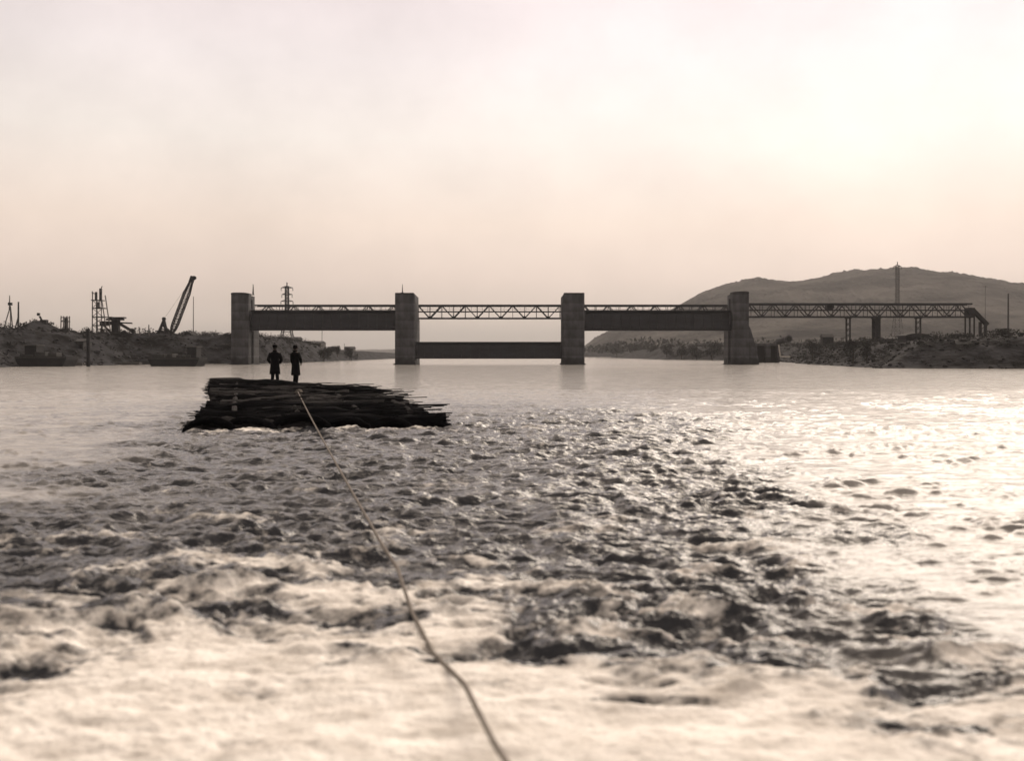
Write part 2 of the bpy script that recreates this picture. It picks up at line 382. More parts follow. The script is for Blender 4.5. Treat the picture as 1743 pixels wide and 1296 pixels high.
def mth(op, a, b_):
    r = t.nodes.new('ShaderNodeMath'); r.operation = op
    for i, v in enumerate((a, b_)):
        if isinstance(v, (int, float)): r.inputs[i].default_value = v
        else: L(v, r.inputs[i])
    return r.outputs[0]
fa = t.nodes.new('ShaderNodeAttribute'); fa.attribute_name = 'foam'
fn = mr_(wnoise(5, (1, 1.5, 1), 6, .7), .3, .7, -.36, .32)
shn = t.nodes.new('ShaderNodeAttribute'); shn.attribute_name = 'sheen_paint'      # bright sky sheen painted into the water colour outside the wake
fm = mth('MAXIMUM', mr_(mth('ADD', fa.outputs['Fac'], fn), .40, .84, 0, 1), mth('MULTIPLY', shn.outputs['Fac'], mr_(wnoise(.8, (.6, 1.6, 1), 5, .6), .3, .7, .12, .36)))
rp1 = wnoise(1.0, (1.1, 3.2, 1), 5, .6); rp2 = wnoise(4.0, (1, 2.2, 1), 4, .6)
hh = mth('ADD', mth('MULTIPLY', rp1, .10), mth('MULTIPLY', rp2, .028))
ca = t.nodes.new('ShaderNodeAttribute'); ca.attribute_name = 'calm'
bmp = n_('ShaderNodeBump', Strength=.85, Distance=1.0); L(hh, bmp.inputs['Height']); L(ca.outputs['Fac'], bmp.inputs['Strength'])
b.inputs['Base Color'].default_value = (.018, .021, .028, 1); b.inputs['Roughness'].default_value = .09
b.inputs['IOR'].default_value = 1.42; b.inputs['Specular IOR Level'].default_value = .5
L(bmp.outputs[0], b.inputs['Normal'])
fb = t.nodes.new('ShaderNodeBsdfPrincipled'); fb.inputs['Roughness'].default_value = .9; fb.inputs['Specular IOR Level'].default_value = .1
fr = t.nodes.new('ShaderNodeValToRGB'); L(wnoise(2.2, (1, 1.6, 1), 6, .65), fr.inputs[0])
fr.color_ramp.elements[0].position = .3; fr.color_ramp.elements[1].position = .62
fr.color_ramp.elements[0].color = (.50, .47, .43, 1); fr.color_ramp.elements[1].color = (.88, .86, .82, 1)
L(fr.outputs[0], fb.inputs['Base Color'])
bm2 = n_('ShaderNodeBump', Strength=.5, Distance=.05); L(wnoise(14, (1, 1, 1), 4, .6), bm2.inputs['Height']); L(bm2.outputs[0], fb.inputs['Normal'])
mx = t.nodes.new('ShaderNodeMixShader'); L(fm, mx.inputs[0]); L(b.outputs[0], mx.inputs[1]); L(fb.outputs[0], mx.inputs[2])
L(mx.outputs[0], t.nodes['Material Output'].inputs[0])
water = grid_mesh('water', XX, YY, z, wm, {'foam': foam, 'calm': calm, 'sheen_paint': np.clip(1-wake, 0, 1)}); setp(water, 'churned river with pale foam', 'water', kind='structure')

# ------------------------------------------------------------------ dam piers
D0 = 210.0
def pier_plain(x0, x1, label, inner):
    r = empty('dam_pier', ((x0+x1)/2, D0+4, 0), label, 'dam pier', 'concrete piers of the dam')
    ztop = Z(498.5, D0); c = .55
    m = MB()
    # shaft, upstream and downstream edges slightly chamfered
    for (za, zb) in ((-2.4, ztop),):
        poly = [(x0+.25, D0), (x1-.25, D0), (x1, D0+.3), (x1, D0+8.5), (x0, D0+8.5), (x0, D0+.3)]
        bot = [m.b.verts.new((a, q, za)) for a, q in poly]; top = [m.b.verts.new((a, q, zb-(c if (a == inner) else 0))) for a, q in poly]
        m.b.faces.new(bot[::-1]); n = len(poly)
        for k in range(n): m.b.faces.new((bot[k], bot[(k+1) % n], top[(k+1) % n], top[k]))
        m.b.faces.new(top)
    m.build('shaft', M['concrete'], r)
    # footing at the water line and truss bearing shelf behind
    MB().box(x0-.25, x1+.25, D0-.35, D0+8.9, -2.4, .25, .06).build('footing', M['concrete'], r)
    MB().box(x0+.3, x1-.3, D0+8.5, D0+14.5, -2.4, Z(544, D0+12), 0).build('bearing_block', M['concrete'], r)
    # vertical gate slots as recessed dark rails on both flanks
    for xx, s in ((x0, -1), (x1, 1)):
        MB().box(min(xx, xx+s*.07), max(xx, xx+s*.07), D0+3.2, D0+3.5, .3, ztop-2).build('guide_rail', M['steel'], r)
        MB().box(min(xx, xx+s*.07), max(xx, xx+s*.07), D0+.9, D0+1.2, .3, ztop-2).build('guide_rail', M['steel'], r)
    return r
def pier_end(sgn, label):
    """end pier: sgn=-1 for the left abutment (openings face right), +1 for the right one"""
    xi = X(423, D0)*1.0 if sgn < 0 else X(1247, D0)            # inner face
    xo = X(393, D0) if sgn < 0 else X(1275, D0)
    r = empty('abutment_pier', ((xi+xo)/2, D0+4, 0), label, 'dam pier', 'concrete piers of the dam')
    zt = Z(499 if sgn < 0 else 497, D0); zl = Z(526, D0)
    lo, hi = min(xi, xo), max(xi, xo)
    def bx(a, b_, *k): m.box(min(a, b_), max(a, b_), *k)
    m = MB(); m.box(lo, hi, D0, D0+2.3, -2.4, zt-.35, .12)
    bx(xi+sgn*.9, xo, D0+2.3, D0+4.1, -2.4, zl-.01)
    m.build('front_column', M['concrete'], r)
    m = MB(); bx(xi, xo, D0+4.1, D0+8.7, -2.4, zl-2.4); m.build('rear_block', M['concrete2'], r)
    # cap: rounded on the river side
    m = MB(); n = 7; pts = [(xo, zt-.34), (xo, zt-.02)]
    xe = xi-sgn*.05
    for k in range(n): 
        th = k/(n-1); pts.append((xo+(xe-xo)*(.12+.88*th), zt+.12-.55*max(0, th-.55)**1.5))
    pts.append((xe, zt-.62)); pts.append((xi, zt-.62)); pts.append((xi+sgn*.02, zt-.34))
    m.prism(pts, D0-.05, D0+2.35); m.build('cap', M['concrete'], r)
    m = MB(); bx(xi+sgn*.02, xi+sgn*.5, D0+3.3, D0+5.1, zl, zt-.45); m.build('hoist_post', M['steel'], r)
    m = MB(); bx(xi+sgn*.01, xi+sgn*1.6, D0+2.36, D0+5.1, zt-1.3, zt-.64); m.build('hoist_beam', M['steel'], r)
    m = MB(); bx(xi-sgn*.06, xi+sgn*.02, D0+2.35, D0+2.55, .3, zl-.5); bx(xi-sgn*.06, xi+sgn*.02, D0+3.9, D0+4.15, .3, zl-.5); m.build('guide_rail', M['steel'], r)
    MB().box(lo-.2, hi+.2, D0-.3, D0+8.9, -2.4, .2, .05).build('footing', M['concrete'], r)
    if sgn > 0:   # flaring wing buttress on the bank side
        m = MB(); m.prism([(hi, -2), (hi+2.5, -2), (hi+2.15, 1), (hi+1.4, 4.2), (hi+.55, 7.2), (hi, 8.4)], D0+.4, D0+7.5); m.build('wing_buttress', M['concrete'], r)
    return r
pier_end(-1, 'leftmost concrete pier with rounded cap and small opening beside a hoist post')
pier_plain(X(672, D0), X(706, D0), 'square concrete pier between the raised left gate and the lowered gate, thin rod on top', X(706, D0))
pier_plain(X(958, D0), X(995, D0), 'square concrete pier right of the lowered gate, bare flat top', X(958, D0))
pier_end(1, 'rightmost concrete pier with sloping buttress, in front of the hill')

# ------------------------------------------------------------------ roller gates
def gate(x0, x1, zb, zt, label):
    r = empty('roller_gate', ((x0+x1)/2, D0+3, zb), label, 'sluice gate', 'roller gates of the dam')
    rad = (zt-zb)/2*.93; zc = zt-rad; yc = D0+2.3
    m = MB(); n = 40
    prof = []
    for k in range(n+1):
        th = math.pi*2*k/n; prof.append((yc-math.cos(th)*rad*.62, zc+math.sin(th)*rad))
    seg = 14
    rings = []
    for i in range(seg+1):
        xx = x0+(x1-x0)*i/seg; rings.append([m.b.verts.new((xx, a, c)) for a, c in prof[:-1]])
    for a, c in zip(rings, rings[1:]):
        for k in range(n): m.b.faces.new((a[k], a[(k+1) % n], c[(k+1) % n], c[k]))
    m.b.faces.new(rings[0]); m.b.faces.new(rings[-1][::-1])
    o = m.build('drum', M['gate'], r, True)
    # downstream skin: plates proud of the drum, and the sill beam below
    m = MB(); np_ = 16
    for i in range(np_):
        a = x0+(x1-x0)*i/np_; c = x0+(x1-x0)*(i+1)/np_
        m.box(a+.02, c-.02, yc-rad*.66-.05, yc-rad*.30, zc-rad*.93, zc+rad*.55, .03)
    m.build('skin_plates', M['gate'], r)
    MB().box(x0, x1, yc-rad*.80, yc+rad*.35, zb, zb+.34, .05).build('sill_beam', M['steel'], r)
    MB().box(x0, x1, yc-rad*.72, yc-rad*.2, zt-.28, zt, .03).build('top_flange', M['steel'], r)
    for xx, s in ((x0, 1), (x1, -1)):
        m = MB(); m.tube([(xx, yc, zc), (xx+s*.35, yc, zc)], rad*1.0, 28); m.build('end_disc', M['steel'], r)
    return r
gate(X(423, D0)+.15, X(672, D0)-.05, Z(562.5, D0), Z(527.5, D0), 'dark horizontal roller gate fully raised in the left opening of the dam')
gate(X(706, D0)+.05, X(958, D0)-.05, Z(611, D0), Z(582, D0), 'dark roller gate lowered close to the water in the middle opening')
gate(X(995, D0)+.05, X(1247, D0)-.15, Z(563, D0), Z(527.5, D0), 'dark roller gate fully raised in the right opening, before the hill')

# ------------------------------------------------------------------ service bridge trusses
DT = D0+9.3
zT, zM, zB = Z(520, DT), Z(530.3, DT), Z(542, DT)
def truss(x0, x1, n, label, dz=0.0, rail=True, half=False):
    r = empty('truss_span', ((x0+x1)/2, DT+1.2, zB), label, 'truss bridge', 'lattice spans of the service bridge')
    pitch = (x1-x0)/n
    for yy in (DT, DT+2.6):
        MB().box(x0, x1, yy-.13, yy+.13, zT+dz-.17, zT+dz+.17).build('top_chord', M['steel'], r)
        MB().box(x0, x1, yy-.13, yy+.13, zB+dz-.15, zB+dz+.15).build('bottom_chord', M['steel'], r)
        for i in range(n):
            a = x0+i*pitch; mid = a+pitch*.5; c = a+pitch
            MB().beam((a, yy, zB+dz), (mid, yy, zT+dz), .20 if i < n/2 else .13, .2).build('diagonal', M['steel'], r)
            MB().beam((mid, yy, zT+dz), (c, yy, zB+dz), .13 if i < n/2 else .20, .2).build('diagonal', M['steel'], r)
            MB().box(mid-.05, mid+.05, yy-.05, yy+.05, zB+dz+.15, zT+dz-.17).build('post', M['steel'], r)
            if i: MB().box(a-.05, a+.05, yy-.05, yy+.05, zB+dz+.15, zT+dz-.17).build('post', M['steel'], r)
            if yy == DT:
                MB().box(a-.35, a+.35, yy-.16, yy-.14, zB+dz, zB+dz+.45).build('gusset', M['steel'], r)
    MB().box(x0, x1, DT+.14, DT+2.46, zM+dz-.13, zM+dz+.08).build('deck', M['steel'], r)
    m = MB()
    for k in range(int((x1-x0)/2.4)+1):
        m.box(x0+k*2.4, x0+k*2.4+.06, DT+.15, DT+.2, zM+dz+.08, zM+dz+.98)
    m.box(x0, x1, DT+.15, DT+.2, zM+dz+.95, zM+dz+1.02); m.box(x0, x1, DT+.15, DT+.2, zM+dz+.5, zM+dz+.55)
    m.build('railing', M['steel'], r)
    return r
px1, px2, px3, px4 = X(433, DT), X(672+20, DT), X(953+20, DT), X(1262, DT)
truss(X(433, DT), X(690, DT), 6, 'lattice bridge span passing above the raised left gate')
truss(X(690, DT)+.05, X(974, DT), 7, 'open lattice bridge span seen whole above the lowered middle gate')
truss(X(974, DT)+.05, X(1258, DT), 7, 'lattice bridge span above the raised right gate')
truss(X(1258, DT)+.05, X(1655, DT), 10, 'long lattice approach span right of the last pier, on slender trestles before the hill', dz=Z(517.5, DT)-Z(520, DT))
# trestles, trolley and end tower
zb2 = zB+Z(517.5, DT)-Z(520, DT)-.15
def trestle(px, w, label, group='trestles under the approach span'):
    xx = X(px, DT); g = float(land_z(np.array([xx]), np.array([DT]))[0])-.4
    r = empty('trestle', (xx, DT+1.3, g), label, 'trestle', group)
    for yy in (DT+.1, DT+2.5):
        MB().box(xx-w/2, xx+w/2, yy-.15, yy+.15, g, zb2).build('leg', M['iron'], r)
    m = MB(); k = 0; zz = g+.6
    while zz < zb2-1:
        m.beam((xx, DT+.1, zz), (xx, DT+2.5, zz+1.2), .09); m.beam((xx, DT+2.5, zz), (xx, DT+.1, zz+1.2), .09); zz += 1.25
    m.build('cross_brace', M['iron'], r)
    MB().box(xx-w/2-.15, xx+w/2+.15, DT-.2, DT+2.8, zb2-.2, zb2-.003).build('cap_beam', M['iron'], r)
trestle(1447, .3, 'thin trestle under the approach span, nearest the dam')
trestle(1495, 1.0, 'stout trestle under the middle of the approach span')
trestle(1567, .3, 'thin trestle under the approach span above the round-roofed shed')
tr = empty('trolley', (X(1415, DT), DT+1.2, zM), 'small dark trolley box standing on the approach span deck', 'trolley')
zq = zM+Z(517.5, DT)-Z(520, DT)+.09
MB().box(X(1409, DT), X(1421, DT), DT+.4, DT+2.1, zq+.25, zq+1.3, .05).build('body', M['iron'], tr)
for a in (1411, 1418):
    MB().tube([(X(a, DT), DT+.35, zq+.2), (X(a, DT), DT+2.15, zq+.2)], .2, 12).build('wheel', M['iron'], tr)
et = empty('stair_tower', (X(1664, DT), DT+1, 4), 'dark stair tower with sloping flight at the far right end of the approach span', 'tower')
g0 = 3.8
MB().box(X(1650, DT), X(1660, DT), DT+.1, DT+2.5, Z(541, DT), Z(524, DT)).build('head_house', M['iron'], et)
for a in (1651.5, 1659):
    for yy in (DT+.2, DT+2.4): MB().box(X(a, DT)-.13, X(a, DT)+.13, yy-.12, yy+.12, g0, Z(541, DT)).build('leg', M['iron'], et)
m = MB(); m.beam((X(1660, DT), DT+1.3, Z(527, DT)), (X(1685, DT), DT+1.3, Z(553, DT)), 1.0, .8); m.build('stair_flight', M['iron'], et)
for a in (1672, 1681):
    MB().beam((X(a, DT), DT+1, g0), (X(a, DT), DT+1, Z(548, DT)), .5).build('support', M['iron'], et)
m = MB()
for k in range(4): m.beam((X(1672, DT), DT+1, 4.2+k*1.1), (X(1681, DT), DT+1, 5.2+k*1.1), .12)
m.build('cross_brace', M['iron'], et)

# rods on top of the piers
def rod(px, D, y0, y1, r0, label, base=True):
    r = empty('iron_rod', (X(px, D), D, Z(y1, D)), label, 'rod', 'rods on the dam')
    MB().tube([P(px, y1, D), P(px, y0, D)], [r0, r0*.35], 8).build('shaft', M['palet'], r)
    c = P(px, y1, D); MB().box(c.x-.2, c.x+.2, c.y-.2, c.y+.2, c.z, c.z+.12).build('base_plate', M['iron'], r)
rod(685, D0+3, 484, 498.6, .13, 'thin rod standing on top of the second pier from the left')
rod(430.9, D0+4.2, 484, 502.6, .2, 'tapering rod on the hoist post of the leftmost pier')

# ------------------------------------------------------------------ lattice pylons
def pylon(px, D, ytop, ybase, wtop, wbase, arms, label, th=1.0, mt='iron'):
    c = P(px, ybase, D); zt = Z(ytop, D); zb = c.z-.5
    r = empty('electricity_pylon', (c.x, D, zb), label, 'pylon', 'electricity pylons')
    hgt = zt-zb; corners = [(-1, -1), (1, -1), (1, 1), (-1, 1)]; zwaist = zb+hgt*.55
    def w(z_):
        return wbase/2+(wtop/2-wbase/2)*min(1, (z_-zb)/(zwaist-zb))**.85
    for a, q in corners:
        m = MB(); zz = np.linspace(zb, zt-1.2, 8)
        for u, v in zip(zz, zz[1:]): m.beam((c.x+a*w(u), D+q*w(u), u), (c.x+a*w(v), D+q*w(v), v), .22*th)
        m.build('leg', M[mt], r)
    m = MB(); z_ = zb
    while z_ < zt-2:
        st = max(1.1, 1.8*w(z_)); z2 = min(zt-1.2, z_+st)
        for i in range(4):
            a, q = corners[i], corners[(i+1) % 4]
            m.beam((c.x+a[0]*w(z_), D+a[1]*w(z_), z_), (c.x+q[0]*w(z2), D+q[1]*w(z2), z2), .12*th)
            m.beam((c.x+q[0]*w(z_), D+q[1]*w(z_), z_), (c.x+a[0]*w(z2), D+a[1]*w(z2), z2), .12*th)
            m.beam((c.x+a[0]*w(z2), D+a[1]*w(z2), z2), (c.x+q[0]*w(z2), D+q[1]*w(z2), z2), .12*th)
        z_ = z2
    m.build('lattice', M[mt], r)
    for (ya, wa) in arms:
        za = Z(ya, D); m = MB()
        for s in (-1, 1):
            for q in (-.5, .5):
                m.beam((c.x, D+q, za+.55), (c.x+s*wa, D, za), .16); m.beam((c.x, D+q, za-.1), (c.x+s*wa, D, za), .16)
            m.beam((c.x+s*wa*.5, D-.3, za), (c.x+s*wa*.5, D+.3, za+.3), .12)
        a_ = m.build('crossarm', M[mt], r)
        for s in (-1, 1):
            q = MB()
            for k in range(4): q.tube([(c.x+s*wa, D, za-.15-.25*k), (c.x+s*wa, D, za-.28-.25*k)], [.22, .12], 8)
            q.build('insulator', M[mt], a_)
    m = MB(); m.beam((c.x, D, zt-1.6), (c.x, D, zt), .3); m.build('peak', M[mt], r)
pylon(488.5, 330, 481, 583, 1.0, 4.4, ((490, 1.9), (501.5, 1.7), (513, 2.0)), 'electricity pylon with three crossarms rising behind the raised left gate')
pylon(1527.5, 430, 446, 584, 1.2, 4.6, ((454, 1.8),), 'tall electricity pylon standing before the hill, tip above its ridge', .6, 'palet')

# ------------------------------------------------------------------ left bank works
def G(px, D): return float(land_z(np.array([X(px, D)]), np.array([float(D)]))[0])
D1 = back(283, 205)
# crawler dragline with lattice boom
dc = empty('dragline_crane', (X(283, D1), D1, G(283, D1)), 'dark dragline crane with tall lattice boom leaning right, left of the dam', 'crane')
A = P(292, 569, D1); T = P(327.5, 474, D1)
ax = (T-A).normalized(); side = Vector((0, 1, 0)).cross(ax).normalized()
def bw_(u): return .16+.42*min(1, u/.12, (1-u)/.3+.1)
pts4 = lambda u: [A+ax*(T-A).length*u+side*sx_*bw_(u)+Vector((0, 1, 0))*sy_*bw_(u) for sx_, sy_ in ((-1, -1), (1, -1), (1, 1), (-1, 1))]
us = np.linspace(0, 1, 12); boom = None
m = MB()
for k in range(4):
    for u, v in zip(us, us[1:]): m.beam(pts4(u)[k], pts4(v)[k], .24)
boom = m.build('boom', M['iron'], dc)
m = MB()
for u, v in zip(us, us[1:]):
    a, q = pts4(u), pts4(v)
    for k in range(4):
        m.beam(a[k], q[(k+1) % 4], .08); m.beam(a[(k+1) % 4], q[k], .07); m.beam(q[k], q[(k+1) % 4], .13)
m.build('lattice', M['iron'], boom)
m = MB(); m.beam(T-ax*1.0, T+ax*.5, 1.0, .9); m.beam(T-ax*.3, T+ax*.35, 1.35, .5)
m.build('boom_head', M['iron'], boom)
m = MB(); c_ = T+ax*.25+side*.35; m.tube([c_-Vector((0, .3, 0)), c_+Vector((0, .3, 0))], .45, 14); m.build('sheave', M['iron'], boom)
ap = P(279, 543, D1)
m = MB()
for yy in (-.7, .7):
    o_ = Vector((0, yy, 0))
    m.beam(ap+o_*.3, P(269, 570, D1)+o_, .3); m.beam(ap+o_*.3, P(284, 569, D1)+o_, .3); m.beam(P(273, 560, D1)+o_, P(282.5, 560, D1)+o_, .22)
    m.beam(P(275.5, 552, D1)+o_*.5, P(290, 566, D1)+o_, .28)
m.tube([ap-Vector((0, .3, 0)), ap+Vector((0, .3, 0))], .4, 12)
m.build('a_frame', M['iron'], dc)
MB().beam(ap, T, .035).build('boom_cable', M['iron'], dc)
zg = G(283, D1)-.2
hs = MB(); hs.box(X(268, D1), X(290, D1), D1-1.1, D1+1.1, zg+.9, Z(565.5, D1)+.2, .12); hs.build('machinery_house', M['iron'], dc)
for yy in (-1.5, 1.1):
    m = MB(); x0_, x1_ = X(269, D1), X(292, D1)
    m.prism([(x0_, zg+.35), (x0_+.3, zg), (x1_-.3, zg), (x1_, zg+.35), (x1_-.3, zg+.75), (x0_+.3, zg+.75)], D1+yy, D1+yy+.5); m.build('crawler_track', M['iron'], dc)

# timber hoist tower
D2 = back(167, 214)
tt = empty('timber_hoist_tower', (X(167, D2), D2, G(167, D2)), 'pale braced timber hoist tower with twin dark posts at its top', 'tower')
gz = G(167, D2)-.3
legs = [((157, gz), (158, 497)), ((181, gz), (171, 505))]
for yy in (0, 2.2):
    MB().beam((X(157, D2), D2+yy, gz), (X(157.5, D2), D2+yy, Z(496, D2)), .17).build('leg', M['palet'], tt)
    MB().beam((X(182, D2), D2+yy, gz), (X(172, D2), D2+yy, Z(502, D2)), .17).build('leg', M['palet'], tt)
    MB().beam((X(166, D2), D2+yy, gz), (X(165, D2), D2+yy, Z(512, D2)), .15).build('leg', M['palet'], tt)
for yc_, xa, xb in ((511, 155, 171.5), (524.5, 157, 174.5), (539.5, 157, 178), (554, 157, 180)):
    MB().box(X(xa, D2), X(xb, D2), D2-.1, D2+2.3, Z(yc_+.8, D2), Z(yc_-.6, D2)).build('platform', M['timber'], tt)
for (ya, yb, xa, xb) in ((568, 554, 157, 180), (554, 539.5, 157, 178), (539.5, 524.5, 157, 175), (524.5, 511, 157, 172)):
    m = MB(); m.beam(P(xa, ya, D2), P(xb, yb, D2), .1); m.beam(P(xb, ya, D2), P(xa, yb, D2), .1); m.build('cross_brace', M['palet'], tt)
m = MB(); m.box(X(162, D2), X(166, D2), D2+.3, D2+1.3, Z(523.8, D2), Z(514, D2), .05); m.build('hoist_cage', M['iron'], tt)
for xa, xb, y0_, y1_ in ((160, 163, 497, 510), (167.5, 171, 491, 510)):
    MB().box(X(xa, D2), X(xb, D2), D2+.4, D2+.9, Z(y1_+.3, D2), Z(y0_, D2)).build('guide_post', M['iron'], tt)
MB().beam(P(156, 498, D2), P(163, 501, D2), .16).beam(P(170, 497, D2), P(174, 487, D2), .13).build('outrigger', M['palet'], tt)

# loading platform on a central pedestal
D3 = back(197, 200)
lp_ = empty('loading_gantry', (X(197, D3), D3, G(197, D3)), 'dark mushroom-shaped loading gantry right beside the timber hoist tower', 'gantry')
g3 = G(197, D3)-.3
MB().box(X(191.5, D3), X(203, D3), D3-.7, D3+.7, g3, Z(545, D3), .05).build('pedestal', M['iron'], lp_)
MB().box(X(183, D3), X(209, D3), D3-1, D3+1, Z(545.5, D3), Z(542.5, D3)).box(X(195, D3), X(213, D3), D3-.8, D3+.8, Z(542.3, D3), Z(540, D3)).box(X(185, D3), X(192, D3), D3-.6, D3+.6, Z(542.3, D3), Z(539.5, D3)).build('upper_deck', M['iron'], lp_)
MB().box(X(172, D3), X(191.3, D3), D3-.8, D3+.8, Z(553.5, D3), Z(547, D3), .05).build('hopper', M['iron'], lp_)
MB().beam(P(203.2, 549.5, D3), P(225, 550.5, D3), .3).build('jib', M['iron'], lp_)
MB().beam(P(203.2, 551, D3), P(227, 565, D3), .28, .6).build('chute', M['timber'], lp_)
MB().box(X(225.5, D3), X(229, D3), D3-.4, D3+.4, g3-.2, Z(560, D3), .05).build('chute_support', M['iron'], lp_)
MB().beam(P(176, 553, D3), P(190, 568, D3), .35).beam(P(173, 553, D3), P(174, 571, D3), .3).build('strut', M['timber'], lp_)

# small excavator on the spoil heap
D4 = 205.0
ex = empty('excavator', (X(76, D4), D4, Z(553, D4)), 'small excavator with raised bucket on top of the spoil heap', 'excavator')
MB().box(X(70, D4), X(80.5, D4), D4-.6, D4+.6, Z(551, D4), Z(544.5, D4), .1).build('cab', M['iron'], ex)
MB().beam(P(72, 547, D4), P(67.5, 538.5, D4), .3, .3).build('arm', M['iron'], ex)
MB().box(X(63.5, D4), X(67.5, D4), D4-.25, D4+.25, Z(537.5, D4), Z(533, D4), .05).build('bucket', M['iron'], ex)
for yy in (-.8, .5): MB().box(X(68.5, D4), X(82, D4), D4+yy, D4+yy+.35, Z(557, D4), Z(550.8, D4), .1).build('crawler_track', M['iron'], ex)

# small braced timber frame, derrick and posts at the far left
D5 = back(109, 206)
tf = empty('braced_tower', (X(109, D5), D5, G(109, D5)), 'small braced timber frame tower between the spoil heap and the hoist tower', 'tower')
g5 = G(109, D5)-.4
for px_ in (104, 114):
    for yy in (0, 1.2): MB().beam((X(px_-.5, D5), D5+yy, g5), (X(px_, D5), D5+yy, Z(538, D5)), .16).build('leg', M['palet'], tf)
MB().box(X(103, D5), X(115, D5), D5-.05, D5+1.3, Z(548, D5), Z(546.5, D5)).box(X(103.5, D5), X(114.7, D5), D5-.05, D5+1.3, Z(541, D5), Z(540, D5)).build('platform', M['timber'], tf)
MB().box(X(109, D5), X(113, D5), D5+.1, D5+.9, Z(568, D5), Z(541.5, D5), .05).build('hoist_cage', M['iron'], tf)
MB().beam(P(104, 568, D5), P(114, 548, D5), .09).beam(P(104, 547, D5), P(114, 541, D5), .09).build('cross_brace', M['palet'], tf)
D6 = back(15, 180)
dk = empty('tripod_derrick', (X(15, D6), D6, G(15, D6)), 'slender tripod derrick with a dark block near its top, at the far left', 'derrick')
g6 = G(15, D6)-.5
for q in ((5, 0), (18, 0), (11, 2.5)):
    MB().beam((X(q[0], D6), D6+q[1], g6), (X(16, D6), D6+.4, Z(521, D6)), .17).build('leg', M['palet'], dk)
MB().tube([P(16, 527, D6), P(16.5, 503, D6)], [.13, .07], 6).build('mast', M['palet'], dk)
MB().box(X(13.5, D6), X(19, D6), D6-.1, D6+.6, Z(520, D6), Z(515, D6), .08).build('pulley_block', M['iron'], dk)
def wpole(px, D, ytop, r0, label, name='pole', base=None, m='palet', cross=False):
    D = back(px, D, 9)
    g = G(px, D)-.6 if base is None else base
    r = empty(name, (X(px, D), D, g), label, name.replace('_', ' '), 'poles on the river banks')
    MB().tube([(X(px, D), D, g), (X(px, D)+.05, D, Z(ytop, D))], [r0, r0*.7], 8).build('shaft', M[m], r)
    if cross: MB().beam((X(px, D)-.9, D, Z(ytop+2, D)), (X(px, D)+.9, D, Z(ytop+2, D)), .12).build('crossbar', M[m], r)
    return r
p31 = wpole(31, 192, 514, .2, 'grey post with a braced foot, far left beside the tripod derrick', m='timber')
MB().beam(P(25, 562, 192), P(31, 540, 192), .16).build('brace', M['timber'], p31)
wpole(237, 208, 557, .14, 'short pale pole left of the dragline crane, first of two'); wpole(253, 206, 553, .16, 'short pale pole close to the tail of the dragline crane')
wpole(329, 250, 505, .12, 'tall faint pole behind the tip of the dragline boom'); wpole(367, 230, 562, .1, 'short thin stake on the bank top near the leftmost pier')
wpole(548, 300, 563, .13, 'slender pole at the right end of the pale building, under the raised left gate')
wpole(461, 262, 566, .09, 'thin short pole behind the leftmost pier'); wpole(586, 360, 585, .11, 'small thin pole on the far left bank among bushes')
wpole(1677, 420, 486, .13, 'thin pole standing against the crest at the far right of the hill', cross=True)
wpole(1716, 330, 500, .35, 'hazy tall mast at the right edge before the hill', m='timber')
wpole(1360, 260, 577, .12, 'short dark stake on the right bank beside the culvert')
# mooring pile standing in the river
mp2 = empty('mooring_pile', (X(150, 183), 183, -1), 'dark round mooring pile rising from the water before the left bank', 'mooring pile')
MB().tube([P(150.5, 622, 176)-Vector((0, 0, 2)), P(150.3, 590, 176), P(150, 562, 176)], [.33, .32, .3], 14).build('shaft', M['hull'], mp2)
MB().tube([P(150, 562.3, 176), P(150, 560, 176)], [.38, .34], 14).build('cap', M['iron'], mp2)

# sheds and huts
def shed(px0, px1, D, ytop, yeave, label, m='timber', depth=5, base=None, name='shed', win=2, round_=False, clear=11):
    D = back((px0+px1)/2, D, clear); x0_, x1_ = X(px0, D), X(px1, D); g = min(G(px0, D), G(px1, D))-.5 if base is None else base
    r = empty(name, ((x0_+x1_)/2, D, g), label, name.replace('_', ' '))
    ze, zr_ = Z(yeave, D), Z(ytop, D)
    wl = MB().box(x0_, x1_, D, D+depth, g, ze).build('wall', M[m], r)
    if round_:
        n = 12; poly = [(x0_-.2+(x1_-x0_+.4)*(.5-.5*math.cos(math.pi*k/n)), ze+.01+(zr_-ze)*math.sin(math.pi*k/n)**.6) for k in range(n+1)]
        MB().prism(poly, D-.25, D+depth+.25).build('roof', M['roof'], r)
    else:
        MB().b.free(); mm_ = MB(); v = [(x0_-.2, D-.3, ze), (x1_+.2, D-.3, ze), (x1_+.2, D+depth+.3, ze), (x0_-.2, D+depth+.3, ze), (x0_-.1, D+depth/2, zr_), (x1_+.1, D+depth/2, zr_)]
        bv = [mm_.b.verts.new(q) for q in v]
        for f in ((0, 1, 5, 4), (2, 3, 4, 5), (1, 2, 5), (3, 0, 4), (3, 2, 1, 0)): mm_.b.faces.new([bv[i] for i in f])
        mm_.build('roof', M['roof'], r)
    for k in range(win):
        a = x0_+(x1_-x0_)*(k+.35)/win; MB().box(a, a+(x1_-x0_)*.25/win+.2, D-.03, D+.05, ze-1.5, ze-.7).build('window', M['dark'], r)
    return r
shed(499, 546, 285, 580.5, 584, 'long low building with pale end wall under the raised left gate, behind the two men', 'wall', 9, name='building', win=6)
shed(484, 509, 272, 573.5, 577.5, 'dark roofed shed at the foot of the left pylon', 'timber', 5)
shed(444, 458, 250, 572.5, 576, 'small dark shed just right of the leftmost pier', 'timber', 5, win=1)
shed(343, 354, 222, 567, 569.5, 'flat-topped hut on the bank top between the dragline crane and the dam', 'timber', 3, win=1)
